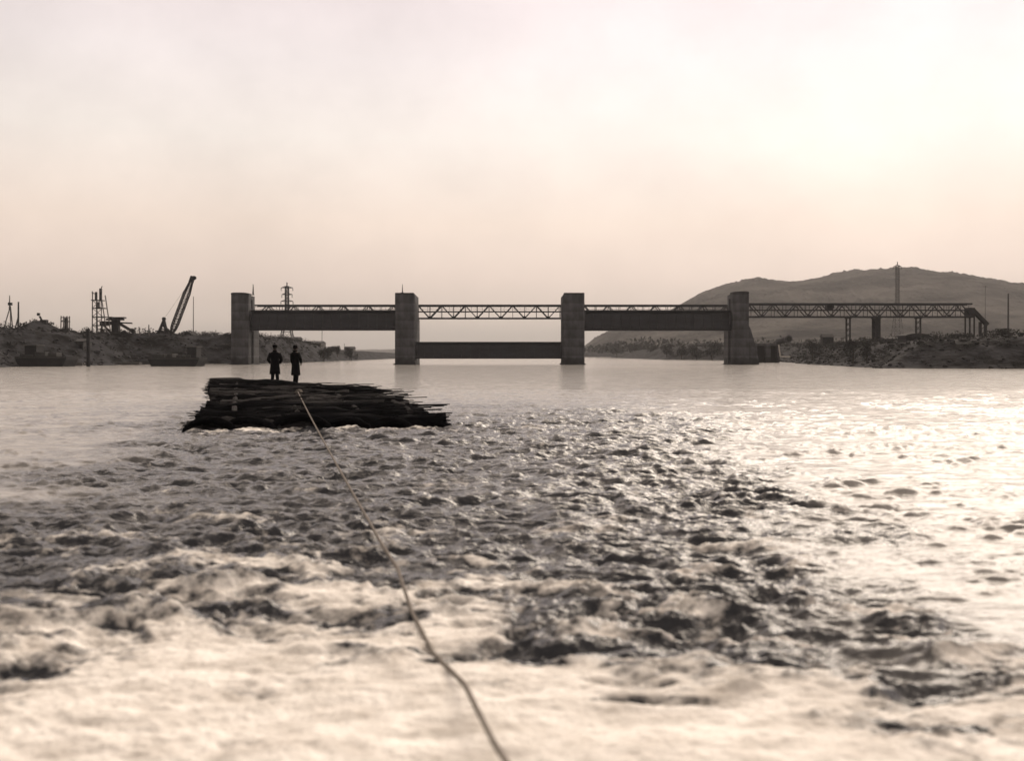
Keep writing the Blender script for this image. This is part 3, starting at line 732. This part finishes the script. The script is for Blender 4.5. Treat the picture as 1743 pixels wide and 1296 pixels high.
shed(313, 325, 224, 566.5, 570, 'round-topped hut just right of the dragline crane boom', 'timber', 4, win=1, round_=True)
shed(1543, 1581, 175, 568, 573.5, 'long round-roofed dark shed on the right bank under the approach span', 'hull', 4, win=3, round_=True)
shed(1401, 1419, 205, 568.5, 574, 'small dark raised hut on the slope of the right bank', 'hull', 2.5, win=1)
shed(1507, 1528, 172, 573.5, 577, 'low hut left of the round-roofed shed on the right bank', 'timber', 3, win=1)
shed(586, 602, 350, 590, 593, 'small distant hut among bushes on the far left bank', 'wall', 5, win=1)
shed(211, 232, 212, 567.5, 570.5, 'low dark shed on the bank top between loading gantry and dragline', 'timber', 4, win=2)
shed(118, 142, 198, 577, 581, 'weathered low shed on the slope left of the mooring pile', 'timber', 4, win=2, clear=6)
shed(356, 388, 214, 582, 587, 'dark storage shed half way up the bank next to the leftmost pier', 'hull', 4, win=3, clear=6)

# scows moored at the left bank
def scow(px0, px1, D, yd, label, house=None):
    x0_, x1_ = X(px0, D), X(px1, D); zd = Z(yd, D)
    r = empty('moored_scow', ((x0_+x1_)/2, D, 0), label, 'scow', 'scows moored along the left bank')
    m = MB(); m.prism([(x0_+.9, -.7), (x1_-.9, -.7), (x1_, zd*.7), (x1_+.1, zd), (x0_-.1, zd), (x0_, zd*.7)], D, D+5); m.build('hull', M['hull'], r)
    MB().box(x0_-.12, x1_+.12, D-.08, D-.003, zd-.3, zd-.05).build('rubbing_strake', M['timber'], r)
    m = MB(); k = 0; xx = x0_+.8
    while xx < x1_-1.5:
        w_ = random.uniform(.8, 2.2); h_ = random.uniform(.2, .8); m.box(xx, xx+w_, D+.7, D+random.uniform(2.5, 4.4), zd, zd+h_, .08); xx += w_+random.uniform(.15, .9)
    m.build('cargo', M['timber'], r)
    if house:
        a, q = house; cb = MB().box(X(a, D), X(q, D), D+.8, D+3.6, zd+.003, zd+1.9, .05).build('deckhouse', M['hull'], r)
        MB().box(X(a, D)-.15, X(q, D)+.15, D+.6, D+3.8, zd+1.9, zd+2.02).build('roof', M['palet'], cb)
    for a in (x0_+.7, x1_-.7): MB().tube([(a, D+.5, zd), (a, D+.5, zd+.5)], .13, 8).build('bollard', M['iron'], r)
scow(26, 112, 176, 607, 'long dark cargo scow moored at the far left bank', (38, 58))
scow(252, 338, 178, 609, 'dark scow moored below the dragline crane', (316, 332))
# jetty planks, pale timbers and crates lying on the bank slopes
k = 0
def pile_of(px, D, n, label, mk='palet', ln=5):
    g = G(px, D); r = empty('timber_stack', (X(px, D), D, g), label, 'timber stack', 'timber stacks on the bank')
    for i in range(n):
        a = random.uniform(-.06, .06); row = i//4; col_ = i % 4
        p = Vector((X(px, D)-ln/2, D-.6+col_*.36, g+.15+row*.3)); q = p+Vector((ln*math.cos(a), ln*math.sin(a), random.uniform(-.05, .05)))
        MB().beam(p, q, .3, .26).build('beam', M[mk], r)
pile_of(75, 182.5, 12, 'pale stack of beams above the far left scow'); pile_of(115, 188, 8, 'pale beams lying left of the mooring pile', ln=6)
pile_of(215, 203, 12, 'stack of beams on the slope beneath the loading gantry', ln=6); pile_of(300, 214, 12, 'stack of beams beneath the dragline boom', 'timber')
pile_of(1600, 168, 8, 'grey beams lying on the right bank slope', 'timber'); pile_of(180, 192, 8, 'short pale beams just right of the mooring pile', ln=4)

# rubble, bushes
def stones(name, pts, label, m, r=(.15, .6)):
    mb = MB()
    for (xx, yy) in pts:
        s_ = random.uniform(*r)*random.uniform(.5, 1); zz = float(land_z(np.array([xx]), np.array([yy]))[0])
        mb.blob((xx, yy, zz+s_*.15), s_, 1, .3, (1.2, 1, .7))
    o = mb.build(name, m); setp(o, label, 'rubble', kind='stuff'); return o
def shore_pts(n, side, dmin, dmax, off=(0, 12)):
    out_ = []; tries = 0
    while len(out_) < n and tries < 60:
        tries += 1
        xx = np.random.default_rng(tries+n).uniform(-150, -50, 4000) if side < 0 else np.random.default_rng(tries+n).uniform(50, 130, 4000)
        yy = np.random.default_rng(tries*7+n).uniform(dmin, dmax, 4000); s_ = river_sd(xx, yy)
        for a, q, c in zip(xx, yy, s_):
            if off[0] < c < off[1] and abs(a/q) < .62: out_.append((a, q))
    return out_[:n]
stones('rubble', shore_pts(900, -1, 128, 300), 'loose rubble strewn down the left bank', mat('rubble_stone', (.024, .024, .027), .95, .5, .8))
stones('rubble', shore_pts(700, 1, 140, 300), 'loose rubble strewn down the right bank', mat('rubble_dark', (.018, .018, .02), .95, .5, .8))
def scrub(name, pts, label, hgt=(.5, 1.8), leaves=34):
    V = []; 
    for (xx, yy) in pts:
        zz = float(land_z(np.array([xx]), np.array([yy]))[0]); h = random.uniform(*hgt)
        for k in range(leaves):
            th = random.uniform(0, 6.28); rr = h*.75*math.sqrt(random.random()); c = Vector((xx+rr*math.cos(th), yy+rr*math.sin(th), zz+h*random.random()*(1-.5*rr/h)))
            u = Vector((random.gauss(0, 1), random.gauss(0, 1), random.gauss(0, 1))).normalized(); v = u.orthogonal().normalized(); s_ = random.uniform(.1, .25)
            V.append((c+u*s_, c+v*s_*.6, c-u*s_, c-v*s_*.6))
    me = bpy.data.meshes.new(name); me.from_pydata([tuple(p) for q in V for p in q], [], [(4*i, 4*i+1, 4*i+2, 4*i+3) for i in range(len(V))]); me.materials.append(M['leaf'])
    o = bpy.data.objects.new(name, me); S.collection.objects.link(o); setp(o, label, 'scrub', kind='stuff'); return o
scrub('scrub', shore_pts(420, -1, 128, 330, (4, 26)), 'low dark scrub along the left bank')
scrub('scrub', shore_pts(650, 1, 140, 420, (2, 26)), 'low dark scrub along the right bank')
def tree(px, D, ytop, w, label, cat='tree', name='tree', group='trees on the far river banks', lift=.25):
    g = G(px, D)-.2; xx = X(px, D); zt = Z(ytop, D); h = max(1.5, zt-g)
    r = empty(name, (xx, D, g), label, cat, group)
    tk = MB(); tk.tube([(xx, D, g), (xx+.1, D, g+h*.5), (xx, D, g+h*.85)], [h*.035, h*.024, h*.01], 7)
    for k in range(6):
        th = random.uniform(0, 6.28); z0_ = g+h*random.uniform(.3, .65)
        tk.tube([(xx, D, z0_), (xx+math.cos(th)*w*.32, D+math.sin(th)*w*.32, z0_+h*.2)], [h*.014, h*.005], 5)
    tk.build('trunk', M['bark'], r)
    V = []; cl = [(random.uniform(-1, 1), random.uniform(-1, 1), random.uniform(-1, 1)) for _ in range(9)]
    for (a, q, c) in cl:
        cc = Vector((xx+a*w*.33, D+q*w*.33, g+h*(.5+lift*.5)+c*h*.28)); rr = random.uniform(.18, .3)*w
        for k in range(70):
            d = Vector((random.gauss(0, 1), random.gauss(0, 1), random.gauss(0, .8))).normalized()*rr*random.random()**.4
            u = Vector((random.gauss(0, 1), random.gauss(0, 1), random.gauss(0, 1))).normalized(); v = u.orthogonal().normalized(); s_ = w*random.uniform(.03, .06)
            p = cc+d; p.z = min(p.z, zt)
            V.append((p+u*s_, p+v*s_*.7, p-u*s_, p-v*s_*.7))
    me = bpy.data.meshes.new('crown'); inv = parent_matrix(r).inverted()
    me.from_pydata([tuple(inv @ p) for q in V for p in q], [], [(4*i, 4*i+1, 4*i+2, 4*i+3) for i in range(len(V))]); me.materials.append(M['leaf'])
    o = bpy.data.objects.new('crown', me); S.collection.objects.link(o); o.parent = r
    return r
tl = [(551, 300, 590, 4, 'dark bush against the right end of the pale building'), (562, 330, 591, 4.5, 'bushy tree next right of the pale building'), (574, 340, 589, 4, 'small round tree in the middle of the far left bank'),
      (598, 360, 592, 5, 'rounded bush right of the distant hut'), (1135, 420, 586, 6, 'tree on the far right bank seen under the raised right gate, leftmost'),
      (1160, 400, 585, 6, 'tree on the far right bank, second from the left under the raised gate'), (1186, 380, 584, 6.5, 'tree on the far right bank midway under the raised gate'),
      (1212, 372, 583, 7, 'wide tree on the far right bank close to the rightmost pier'), (1050, 640, 588, 9, 'hazy tree at the bend of the far right bank'), (1080, 590, 589, 8, 'hazy tree left of the row under the raised right gate'),
      (1108, 500, 590, 7, 'low tree in the haze under the raised right gate'),
      (1383, 225, 578, 3.5, 'dark bush on the right bank slope beside the culvert'), (1452, 178, 573, 3, 'dark bush at the foot of the thin trestle'), (1475, 172, 575, 3, 'bush between the two left trestles'),
      (1632, 170, 570, 3.2, 'small bush on the right bank top below the end of the approach span'), (1712, 172, 560, 3.5, 'dark upright bush near the right edge'), (1735, 165, 568, 3, 'bush at the right edge of the picture'),
      (96, 204, 563, 3, 'low bush at the right foot of the spoil heap'), (390, 232, 567, 3, 'bush behind the leftmost pier')]
for a in tl: tree(*a)
# far woods on the right bank beyond the dam
V = []
for k in range(9000):
    xx = random.uniform(60, 560); yy = random.uniform(560, 900)+xx*.3
    h = random.uniform(0, 9)*(.4+.6*math.sin(xx*.05)**2+.2*math.sin(xx*.31)); c = Vector((xx, yy, 4+h)); s_ = random.uniform(.7, 1.7)
    u = Vector((random.gauss(0, 1), random.gauss(0, 1), random.gauss(0, 1))).normalized(); v = u.orthogonal().normalized(); V.append((c+u*s_, c+v*s_, c-u*s_, c-v*s_))
me = bpy.data.meshes.new('far_wood'); me.from_pydata([tuple(p) for q in V for p in q], [], [(4*i, 4*i+1, 4*i+2, 4*i+3) for i in range(len(V))]); me.materials.append(M['leaf'])
o = bpy.data.objects.new('far_wood', me); S.collection.objects.link(o); setp(o, 'hazy far-off wood at the foot of the hill', 'wood', kind='stuff')

# ------------------------------------------------------------------ right bank culvert behind the dam
DC = 262.0
cv = empty('culvert_headwall', (X(1315, DC), DC, 0), 'concrete headwall with two dark openings right of the last pier', 'culvert')
zt_ = Z(585, DC)
m = MB()
m.box(X(1285, DC), X(1289, DC), DC, DC+3, -2, zt_-.6); m.box(X(1303, DC), X(1312, DC), DC, DC+3, -2, zt_-.6); m.box(X(1323, DC), X(1327, DC), DC, DC+3, -2, zt_-.6)
m.build('wall', M['concrete'], cv)
MB().box(X(1284, DC), X(1328, DC), DC-.1, DC+3.1, zt_-.6, zt_).build('lintel', M['concrete2'], cv)
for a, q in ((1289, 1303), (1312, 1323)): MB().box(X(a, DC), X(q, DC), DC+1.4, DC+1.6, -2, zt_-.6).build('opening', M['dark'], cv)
lf = empty('white_handrail', (X(1335, DC), DC-2, 0), 'whitewashed L-shaped rail beside the culvert headwall', 'rail')
MB().beam(P(1325.5, 587, DC-2), P(1328, 607, DC-2), .28).build('post', M['white'], lf)
MB().beam(P(1328, 607, DC-2), P(1345, 607.5, DC-2), .32).build('sill', M['white'], lf)
pp_ = empty('outfall_pipe', (X(1340, DC), DC-1, 4), 'short dark bent pipe on top of the bank above the white rail', 'pipe')
MB().tube([P(1322, 582, DC), P(1332, 580, DC-1), P(1340, 577.5, DC-3)], [.7, .75, .85], 16).build('barrel', M['concrete'], pp_, True)
MB().tube([P(1340, 577.5, DC-3), P(1343, 577.2, DC-3.8)], [1.0, 1.05], 18).build('flange', M['concrete2'], pp_)
MB().tube([P(1343, 577.2, DC-3.85), P(1343.3, 577.1, DC-3.95)], [.7, .7], 18).build('mouth', M['dark'], pp_)

# ------------------------------------------------------------------ brushwood raft
raft = empty('brushwood_raft', (FL.x*.5+BR.x*.5, 37, 0), 'long dark brushwood raft under tow, carrying two standing men', 'raft')
def rz_(t_): return float(np.interp(t_, [0, .03, .12, .3, .6, .92, 1], [.10, .25, .37, .47, .51, .50, .42]))
def edge(t_, s_):
    a = FL.lerp(BL, t_); q = FR.lerp(BR, t_)
    p = a.lerp(q, s_); return Vector((p.x, p.y, rz_(t_)+.26*max(0, .42-s_)/.42*min(1, max(0, (t_-.45)/.3))))
# core under the bundles
m = MB(); n = 16; rows = []
for i in range(n+1):
    t_ = i/n; l, r_ = edge(t_, .05), edge(t_, .93-.05*random.random())
    rows.append([m.b.verts.new(v) for v in ((l.x, l.y, -.4), (l.x, l.y, l.z-.28), (r_.x, r_.y, r_.z-.28), (r_.x, r_.y, -.4))])
for a, q in zip(rows, rows[1:]):
    for k in range(4): m.b.faces.new((a[k], a[(k+1) % 4], q[(k+1) % 4], q[k]))
m.b.faces.new(rows[0]); m.b.faces.new(rows[-1][::-1]); m.build('core', M['brush'], raft)
def bundle(t_, s0, s1, rad, lift, mk):
    m = MB()
    a, q = edge(t_, s0), edge(min(1, max(0, t_+random.uniform(-.012, .012))), s1); n = 9
    pts = []; rads = []
    for k in range(n):
        u = k/(n-1); p = a.lerp(q, u); p.z += lift+random.uniform(-.035, .035)+.06*math.sin(u*7+t_*40); p.y += random.uniform(-.05, .05)
        pts.append(p); rads.append(rad*(.72+.28*math.sin(math.pi*min(1, max(0, .12+.76*u))))*random.uniform(.85, 1.1))
    m.tube(pts, rads, 9, True, .16)
    # loose twig ends
    for e_, s_ in ((0, -1), (-1, 1)):
        d = (pts[1]-pts[0]).normalized()
        for k in range(7):
            b0 = pts[e_]+Vector((0, random.uniform(-1, 1)*rad*.7, random.uniform(-1, 1)*rad*.6)); ln = random.uniform(.1, .45)
            m.beam(b0-d*s_*.3, b0+d*s_*ln*.5+Vector((0, random.uniform(-.08, .08), random.uniform(-.08, .06))), .022)
    for k in range(5):
        u = random.random(); p = pts[0].lerp(pts[-1], u)+Vector((0, random.uniform(-.15, .15), rad*random.uniform(.3, .9)))
        d = (pts[-1]-pts[0]).normalized(); m.beam(p, p+d*random.uniform(.5, 1.6)+Vector((0, random.uniform(-.2, .2), random.uniform(-.03, .1))), .03)
    return m.build('brushwood_bundle', M[mk], raft)
NB = 96
for i in range(NB):
    t_ = (i//2+.5)/(NB/2)*.985; h_ = i % 2
    l_in = np.interp(t_, [0, .1, .3, .5, .8, 1], [.0, .02, .07, .05, .0, .0]); r_in = np.interp(t_, [0, .06, .2, .5, .8, 1], [1.0, .99, .925, .93, .95, .98])
    cut = random.uniform(.35, .65)
    if h_ == 0: s0, s1 = l_in+random.uniform(.0, .08), cut+.12
    else: s0, s1 = cut-.1, r_in+random.uniform(-.13, .0)
    bundle(t_, s0, s1, random.uniform(.13, .24), random.choice((-.04, 0, .05, .1)), 'brush2' if random.random() < .3 else 'brush')
# cross bundles lashed along the raft, and arched bundles at the leading edge
for s_ in (.18, .42, .66, .86):
    m = MB(); pts = [edge(.03+.94*k/12, s_)+Vector((0, 0, .16+random.uniform(-.03, .04))) for k in range(13)]
    m.tube(pts, [.09]*13, 8, True, .15); m.build('lashing_pole', M['brush2'], raft)
for (c_, w_, hh_) in ((.10, .7, .42), (.24, .8, .40), (.43, .85, .46), (.60, .7, .36), (.77, .65, .34), (.93, .6, .26)):
    base = edge(0, c_)
    m = MB()
    for lay in range(4):
        f_ = 1-.2*lay; pts = []
        for k in range(13):
            th = math.pi*k/12; pts.append((base.x-math.cos(th)*w_*f_+random.uniform(-.02, .02), base.y-.15+lay*.12+random.uniform(-.04, .04), -.12+math.sin(th)*hh_*(1.15-.08*lay)*f_+.08*lay))
        m.tube(pts, .085, 7, True, .2)
        for k in range(6):
            q = Vector(pts[random.randrange(2, 11)]); m.beam(q, q+Vector((random.uniform(-.3, .3), random.uniform(-.1, .1), random.uniform(-.05, .16))), .022)
    m.build('arched_bundle', M['brush'], raft)
    MB().blob((base.x, base.y+.45, .0), 1, 2, .1, (w_*.75, .35, hh_*.75)).build('packed_brush', M['brush'], raft)
# bindings and loose wet sticks
for (t_, s_) in ((.13, .57), (.22, .40), (.40, .60), (.07, .36), (.30, .75), (.42, .36), (.16, .70), (.52, .12)):
    p = edge(t_, s_)+Vector((0, 0, .22)); m = MB()
    for k in range(7):
        a = random.uniform(-.25, .25); m.beam(p+Vector((-.5, random.uniform(-.15, .15), random.uniform(0, .05))), p+Vector((random.uniform(.3, .8), a, random.uniform(0, .09))), .035)
    m.build('loose_sticks', M['timber'], raft)
for (px_, y0_, y1_, D_) in ((514.5, 683, 699, 33.5),):
    MB().beam(P(px_, y1_, D_), P(px_-1, y0_, D_), .055).build('stake', M['white'], raft)
MB().beam(P(537, 702, 32), P(544, 708, 31.6), .06).beam(P(541, 703, 32), P(541.5, 712, 31.6), .05).build('rope_knot', M['white'], raft)

# ------------------------------------------------------------------ tow rope
def cat(pts, r, name, parent):
    m = MB(); m.tube(pts, r, 8); return m.build(name, M['rope'], parent, True)
tow = empty('tow_rope', (-7.4, 34.5, .8), 'long pale tow rope running from the raft down through the foam', 'rope')
A0 = Vector((X(507, 34.5), 34.5, .82)); A1 = Vector((X(652, 9.95), 9.95, .19)); pts = []
for k in range(31):
    u = k/30; p = A0.lerp(A1, u); p.z -= .10*math.sin(math.pi*u)*.6; pts.append(p)
pts += [Vector((-1.03, 9.0, .17)), Vector((-.79, 7.85, .08)), Vector((-.55, 6.95, .02)), Vector((-.29, 6.1, .085)), Vector((-.195, 5.5, .15)), Vector((-.09, 4.75, .26)), Vector((.04, 3.8, .45)), Vector((.12, 2.6, .75)), Vector((.15, 1.6, 1.0))]
cat(pts, [.017]*31+[.016]*5+[.015]*4, 'strand', tow)
m = MB()
for k in range(4): 
    c_ = A0+Vector((0, .1*k, -.03)); m.tube([c_+Vector((.09*math.cos(a), 0, .09*math.sin(a))) for a in np.linspace(0, 6.2, 12)], .022, 6)
m.build('lashing', M['rope'], tow)

# ------------------------------------------------------------------ the two men, seen from behind
def skin_body(verts, edges, root, name, parent, m):
    me = bpy.data.meshes.new(name); me.from_pydata([v[0] for v in verts], edges, [])
    o = bpy.data.objects.new(name, me); S.collection.objects.link(o)
    sk = o.modifiers.new('skin', 'SKIN'); sk.use_smooth_shade = True
    lay = me.skin_vertices[0].data
    for i, v in enumerate(verts):
        rr = v[1]; lay[i].radius = rr if isinstance(rr, tuple) else (rr, rr); lay[i].use_root = (i == root)
    ss = o.modifiers.new('sub', 'SUBSURF'); ss.levels = ss.render_levels = 2
    dg = bpy.context.evaluated_depsgraph_get(); ev = o.evaluated_get(dg); nm = bpy.data.meshes.new_from_object(ev)
    o.modifiers.clear(); o.data = nm; nm.name = name; nm.materials.clear(); nm.materials.append(m); o.parent = parent
    return o
def man(px, yfeet, D, hgt, lean, elbows, rz, stance, label, cap_, hem):
    loc = P(px, yfeet, D); r = empty('person', loc, label, 'person', rz=rz)
    k = hgt/1.75
    V = []; E = []
    def v(x_, y_, z_, rad): V.append(((x_*k, y_*k, z_*k), rad if isinstance(rad, tuple) else rad*k)); return len(V)-1
    def chain(ids): 
        for a, q in zip(ids, ids[1:]): E.append((a, q))
    pel = v(0, 0, .95, (.15, .11)); wa = v(lean*.3, 0, 1.1, (.14, .10)); ch = v(lean*.7, .0, 1.3, (.17, .115)); sh = v(lean, -.01, 1.44, (.10, .09)); nk = v(lean, 0, 1.53, .055)
    h1 = v(lean*1.02, .02, 1.60, (.07, .085)); h2 = v(lean*1.02, .015, 1.68, (.075, .095)); h3 = v(lean*1.02, .0, 1.74, (.05, .06))
    chain([pel, wa, ch, sh, nk, h1, h2, h3])
    nose = v(lean*1.02, .115, 1.635, .014); E.append((h1, nose))
    for s in (-1, 1):
        ear = v(lean*1.02+s*.085, 0, 1.64, .016); E.append((h1, ear))
        hp = v(s*.095, 0, .90, .088); kn = v(s*stance[0]*.5+s*.03, .02, .49, .058); an = v(s*stance[0], -.02, .09, .042); to = v(s*stance[0]*1.15, .15, .04, .035)
        chain([pel, hp, kn, an, to])
        el = elbows[0 if s < 0 else 1]
        sp = v(lean+s*.185, -.01, 1.42, .062); eb = v(*el[0], .045); wr = v(*el[1], .03)
        chain([sh, sp, eb, wr])
        # hand with four fingers and a thumb, slipped into the coat pocket
        d = Vector(el[2]).normalized(); w0 = Vector(el[1]); pm = w0+d*.07
        pi = v(*pm, .028); E.append((wr, pi)); sd_ = d.cross(Vector((0, 1, 0))).normalized()
        for f_ in range(4):
            off_ = (f_-1.5)*.02; L_ = (.07, .082, .076, .06)[f_]
            a = v(*(pm+d*.04+Vector((0, off_, 0))), .010); q = v(*(pm+d*(.04+L_*.6)+Vector((0, off_, 0))), .009); c = v(*(pm+d*(.03+L_)+Vector((0, off_, 0))+sd_*.015), .008)
            E.append((pi, a)); chain([a, q, c])
        a = v(*(w0+d*.035+Vector((0, .04, 0))), .011); q = v(*(w0+d*.075+Vector((0, .058, 0))), .009); E.append((wr, a)); chain([a, q])
    skin_body(V, E, pel, 'body', r, M['skin'])
    pm_ = parent_matrix(r)
    def W_(p): return pm_ @ (Vector(p)*k)
    def local(mb): bmesh.ops.transform(mb.b, matrix=pm_ @ Matrix.Scale(k, 4), verts=mb.b.verts); return mb
    # overcoat: skirt flares to the hem
    m = MB(); zs = [(hem, .245, .175), (hem+.12, .235, .17), (.80, .21, .155), (.95, .195, .145), (1.08, .185, .14), (1.25, .215, .15), (1.38, .232, .15), (1.44, .215, .135), (1.475, .15, .115), (1.50, .09, .085), (1.55, .078, .08)]
    rings = []
    for (z_, a, q) in zs: rings.append(((lean*max(0, (z_-.95)/.5), -.005, z_), a, q))
    m.loft(rings)
    for s in (0, 1):
        sg = -1 if s == 0 else 1; el = elbows[s]
        s0 = Vector((lean+sg*.165, -.01, 1.41)); e0 = Vector(el[0]); w0 = Vector(el[1])
        m.tube([s0, s0.lerp(e0, .35), s0.lerp(e0, .8), e0, e0.lerp(w0, .5), w0], [.098, .092, .078, .07, .065, .06], 12)
    ct = local(m).build('overcoat', M['coat'], r, True)
    m = MB(); m.loft([((lean, -.01, 1.50), .105, .10), ((lean, -.01, 1.565), .09, .09)]); local(m).build('collar', M['cloth'], ct)
    m = MB(); m.box(-.1, .1, -.20, -.185, 1.02, 1.07); local(m).build('half_belt', M['cloth'], ct)
    for s in (-1, 1):
        m = MB(); m.tube([(s*.09, 0, hem+.15), (s*stance[0]*.6+s*.02, .01, .45), (s*stance[0], -.02, .1)], [.095, .08, .07], 12); local(m).build('trouser_leg', M['cloth'], r, True)
        m = MB(); m.loft([((s*stance[0], .04, -.005), .052, .145), ((s*stance[0], .04, .05), .05, .14), ((s*stance[0], -.02, .1), .05, .075), ((s*stance[0], -.02, .17), .053, .06)]); local(m).build('boot', M['leather'], r, True)
    hx = lean*1.02
    m = MB(); m.loft([((hx, -.012, 1.60), .074, .085), ((hx, -.014, 1.66), .086, .098), ((hx, -.01, 1.71), .08, .09)]); local(m).build('hair', M['hair'], r, True)
    if cap_ == 'peaked':
        m = MB(); m.loft([((hx, 0, 1.665), .096, .108), ((hx, 0, 1.72), .10, .112), ((hx, 0, 1.775), .118, .13), ((hx, 0, 1.80), .10, .11)]); cp = local(m).build('cap', M['cloth'], r)
        m = MB(); m.box(hx-.08, hx+.08, .09, .175, 1.665, 1.68); local(m).build('peak', M['leather'], cp)
    else:
        m = MB(); m.loft([((hx, 0, 1.672), .15, .165), ((hx, 0, 1.684), .15, .165)]); m.loft([((hx, 0, 1.684), .096, .108), ((hx, 0, 1.745), .095, .105), ((hx, 0, 1.79), .075, .085), ((hx, 0, 1.80), .04, .05)]); local(m).build('hat', M['cloth'], r, True)
    return r
DM = 45.8
man(468, 654.5, DM, 1.76, 0.0, (((-.30, -.02, 1.13), (-.21, .12, .98), (.35, .3, -1)), ((.30, -.02, 1.13), (.21, .12, .98), (-.35, .3, -1))), R(10), (.125, 0),
    'person in long dark overcoat and flat-topped cap on the raft, feet apart, left', 'peaked', .46)
man(503.5, 655.5, DM, 1.78, -.03, (((-.23, -.02, 1.10), (-.22, .08, .86), (.1, .2, -1)), ((.32, -.04, 1.17), (.20, .13, 1.02), (-.5, .4, -1))), R(-32), (.06, 0),
    'person in dark overcoat and round hat on the raft, right elbow out, right', 'hat', .43)

# ------------------------------------------------------------------ air
hz = MB(); hz.box(-4200, 5200, -320, 7400, -4, 330); o = hz.build('haze', bpy.data.materials.new('haze_air'))
hm = o.data.materials[0]; hm.use_nodes = True; t = hm.node_tree; t.nodes.clear()
vo = t.nodes.new('ShaderNodeVolumePrincipled'); vo.inputs['Density'].default_value = .00014; vo.inputs['Color'].default_value = (.88, .88, .90, 1); vo.inputs['Anisotropy'].default_value = .2
oo = t.nodes.new('ShaderNodeOutputMaterial'); t.links.new(vo.outputs[0], oo.inputs['Volume']); setp(o, 'thin pale river haze', 'haze', kind='stuff')
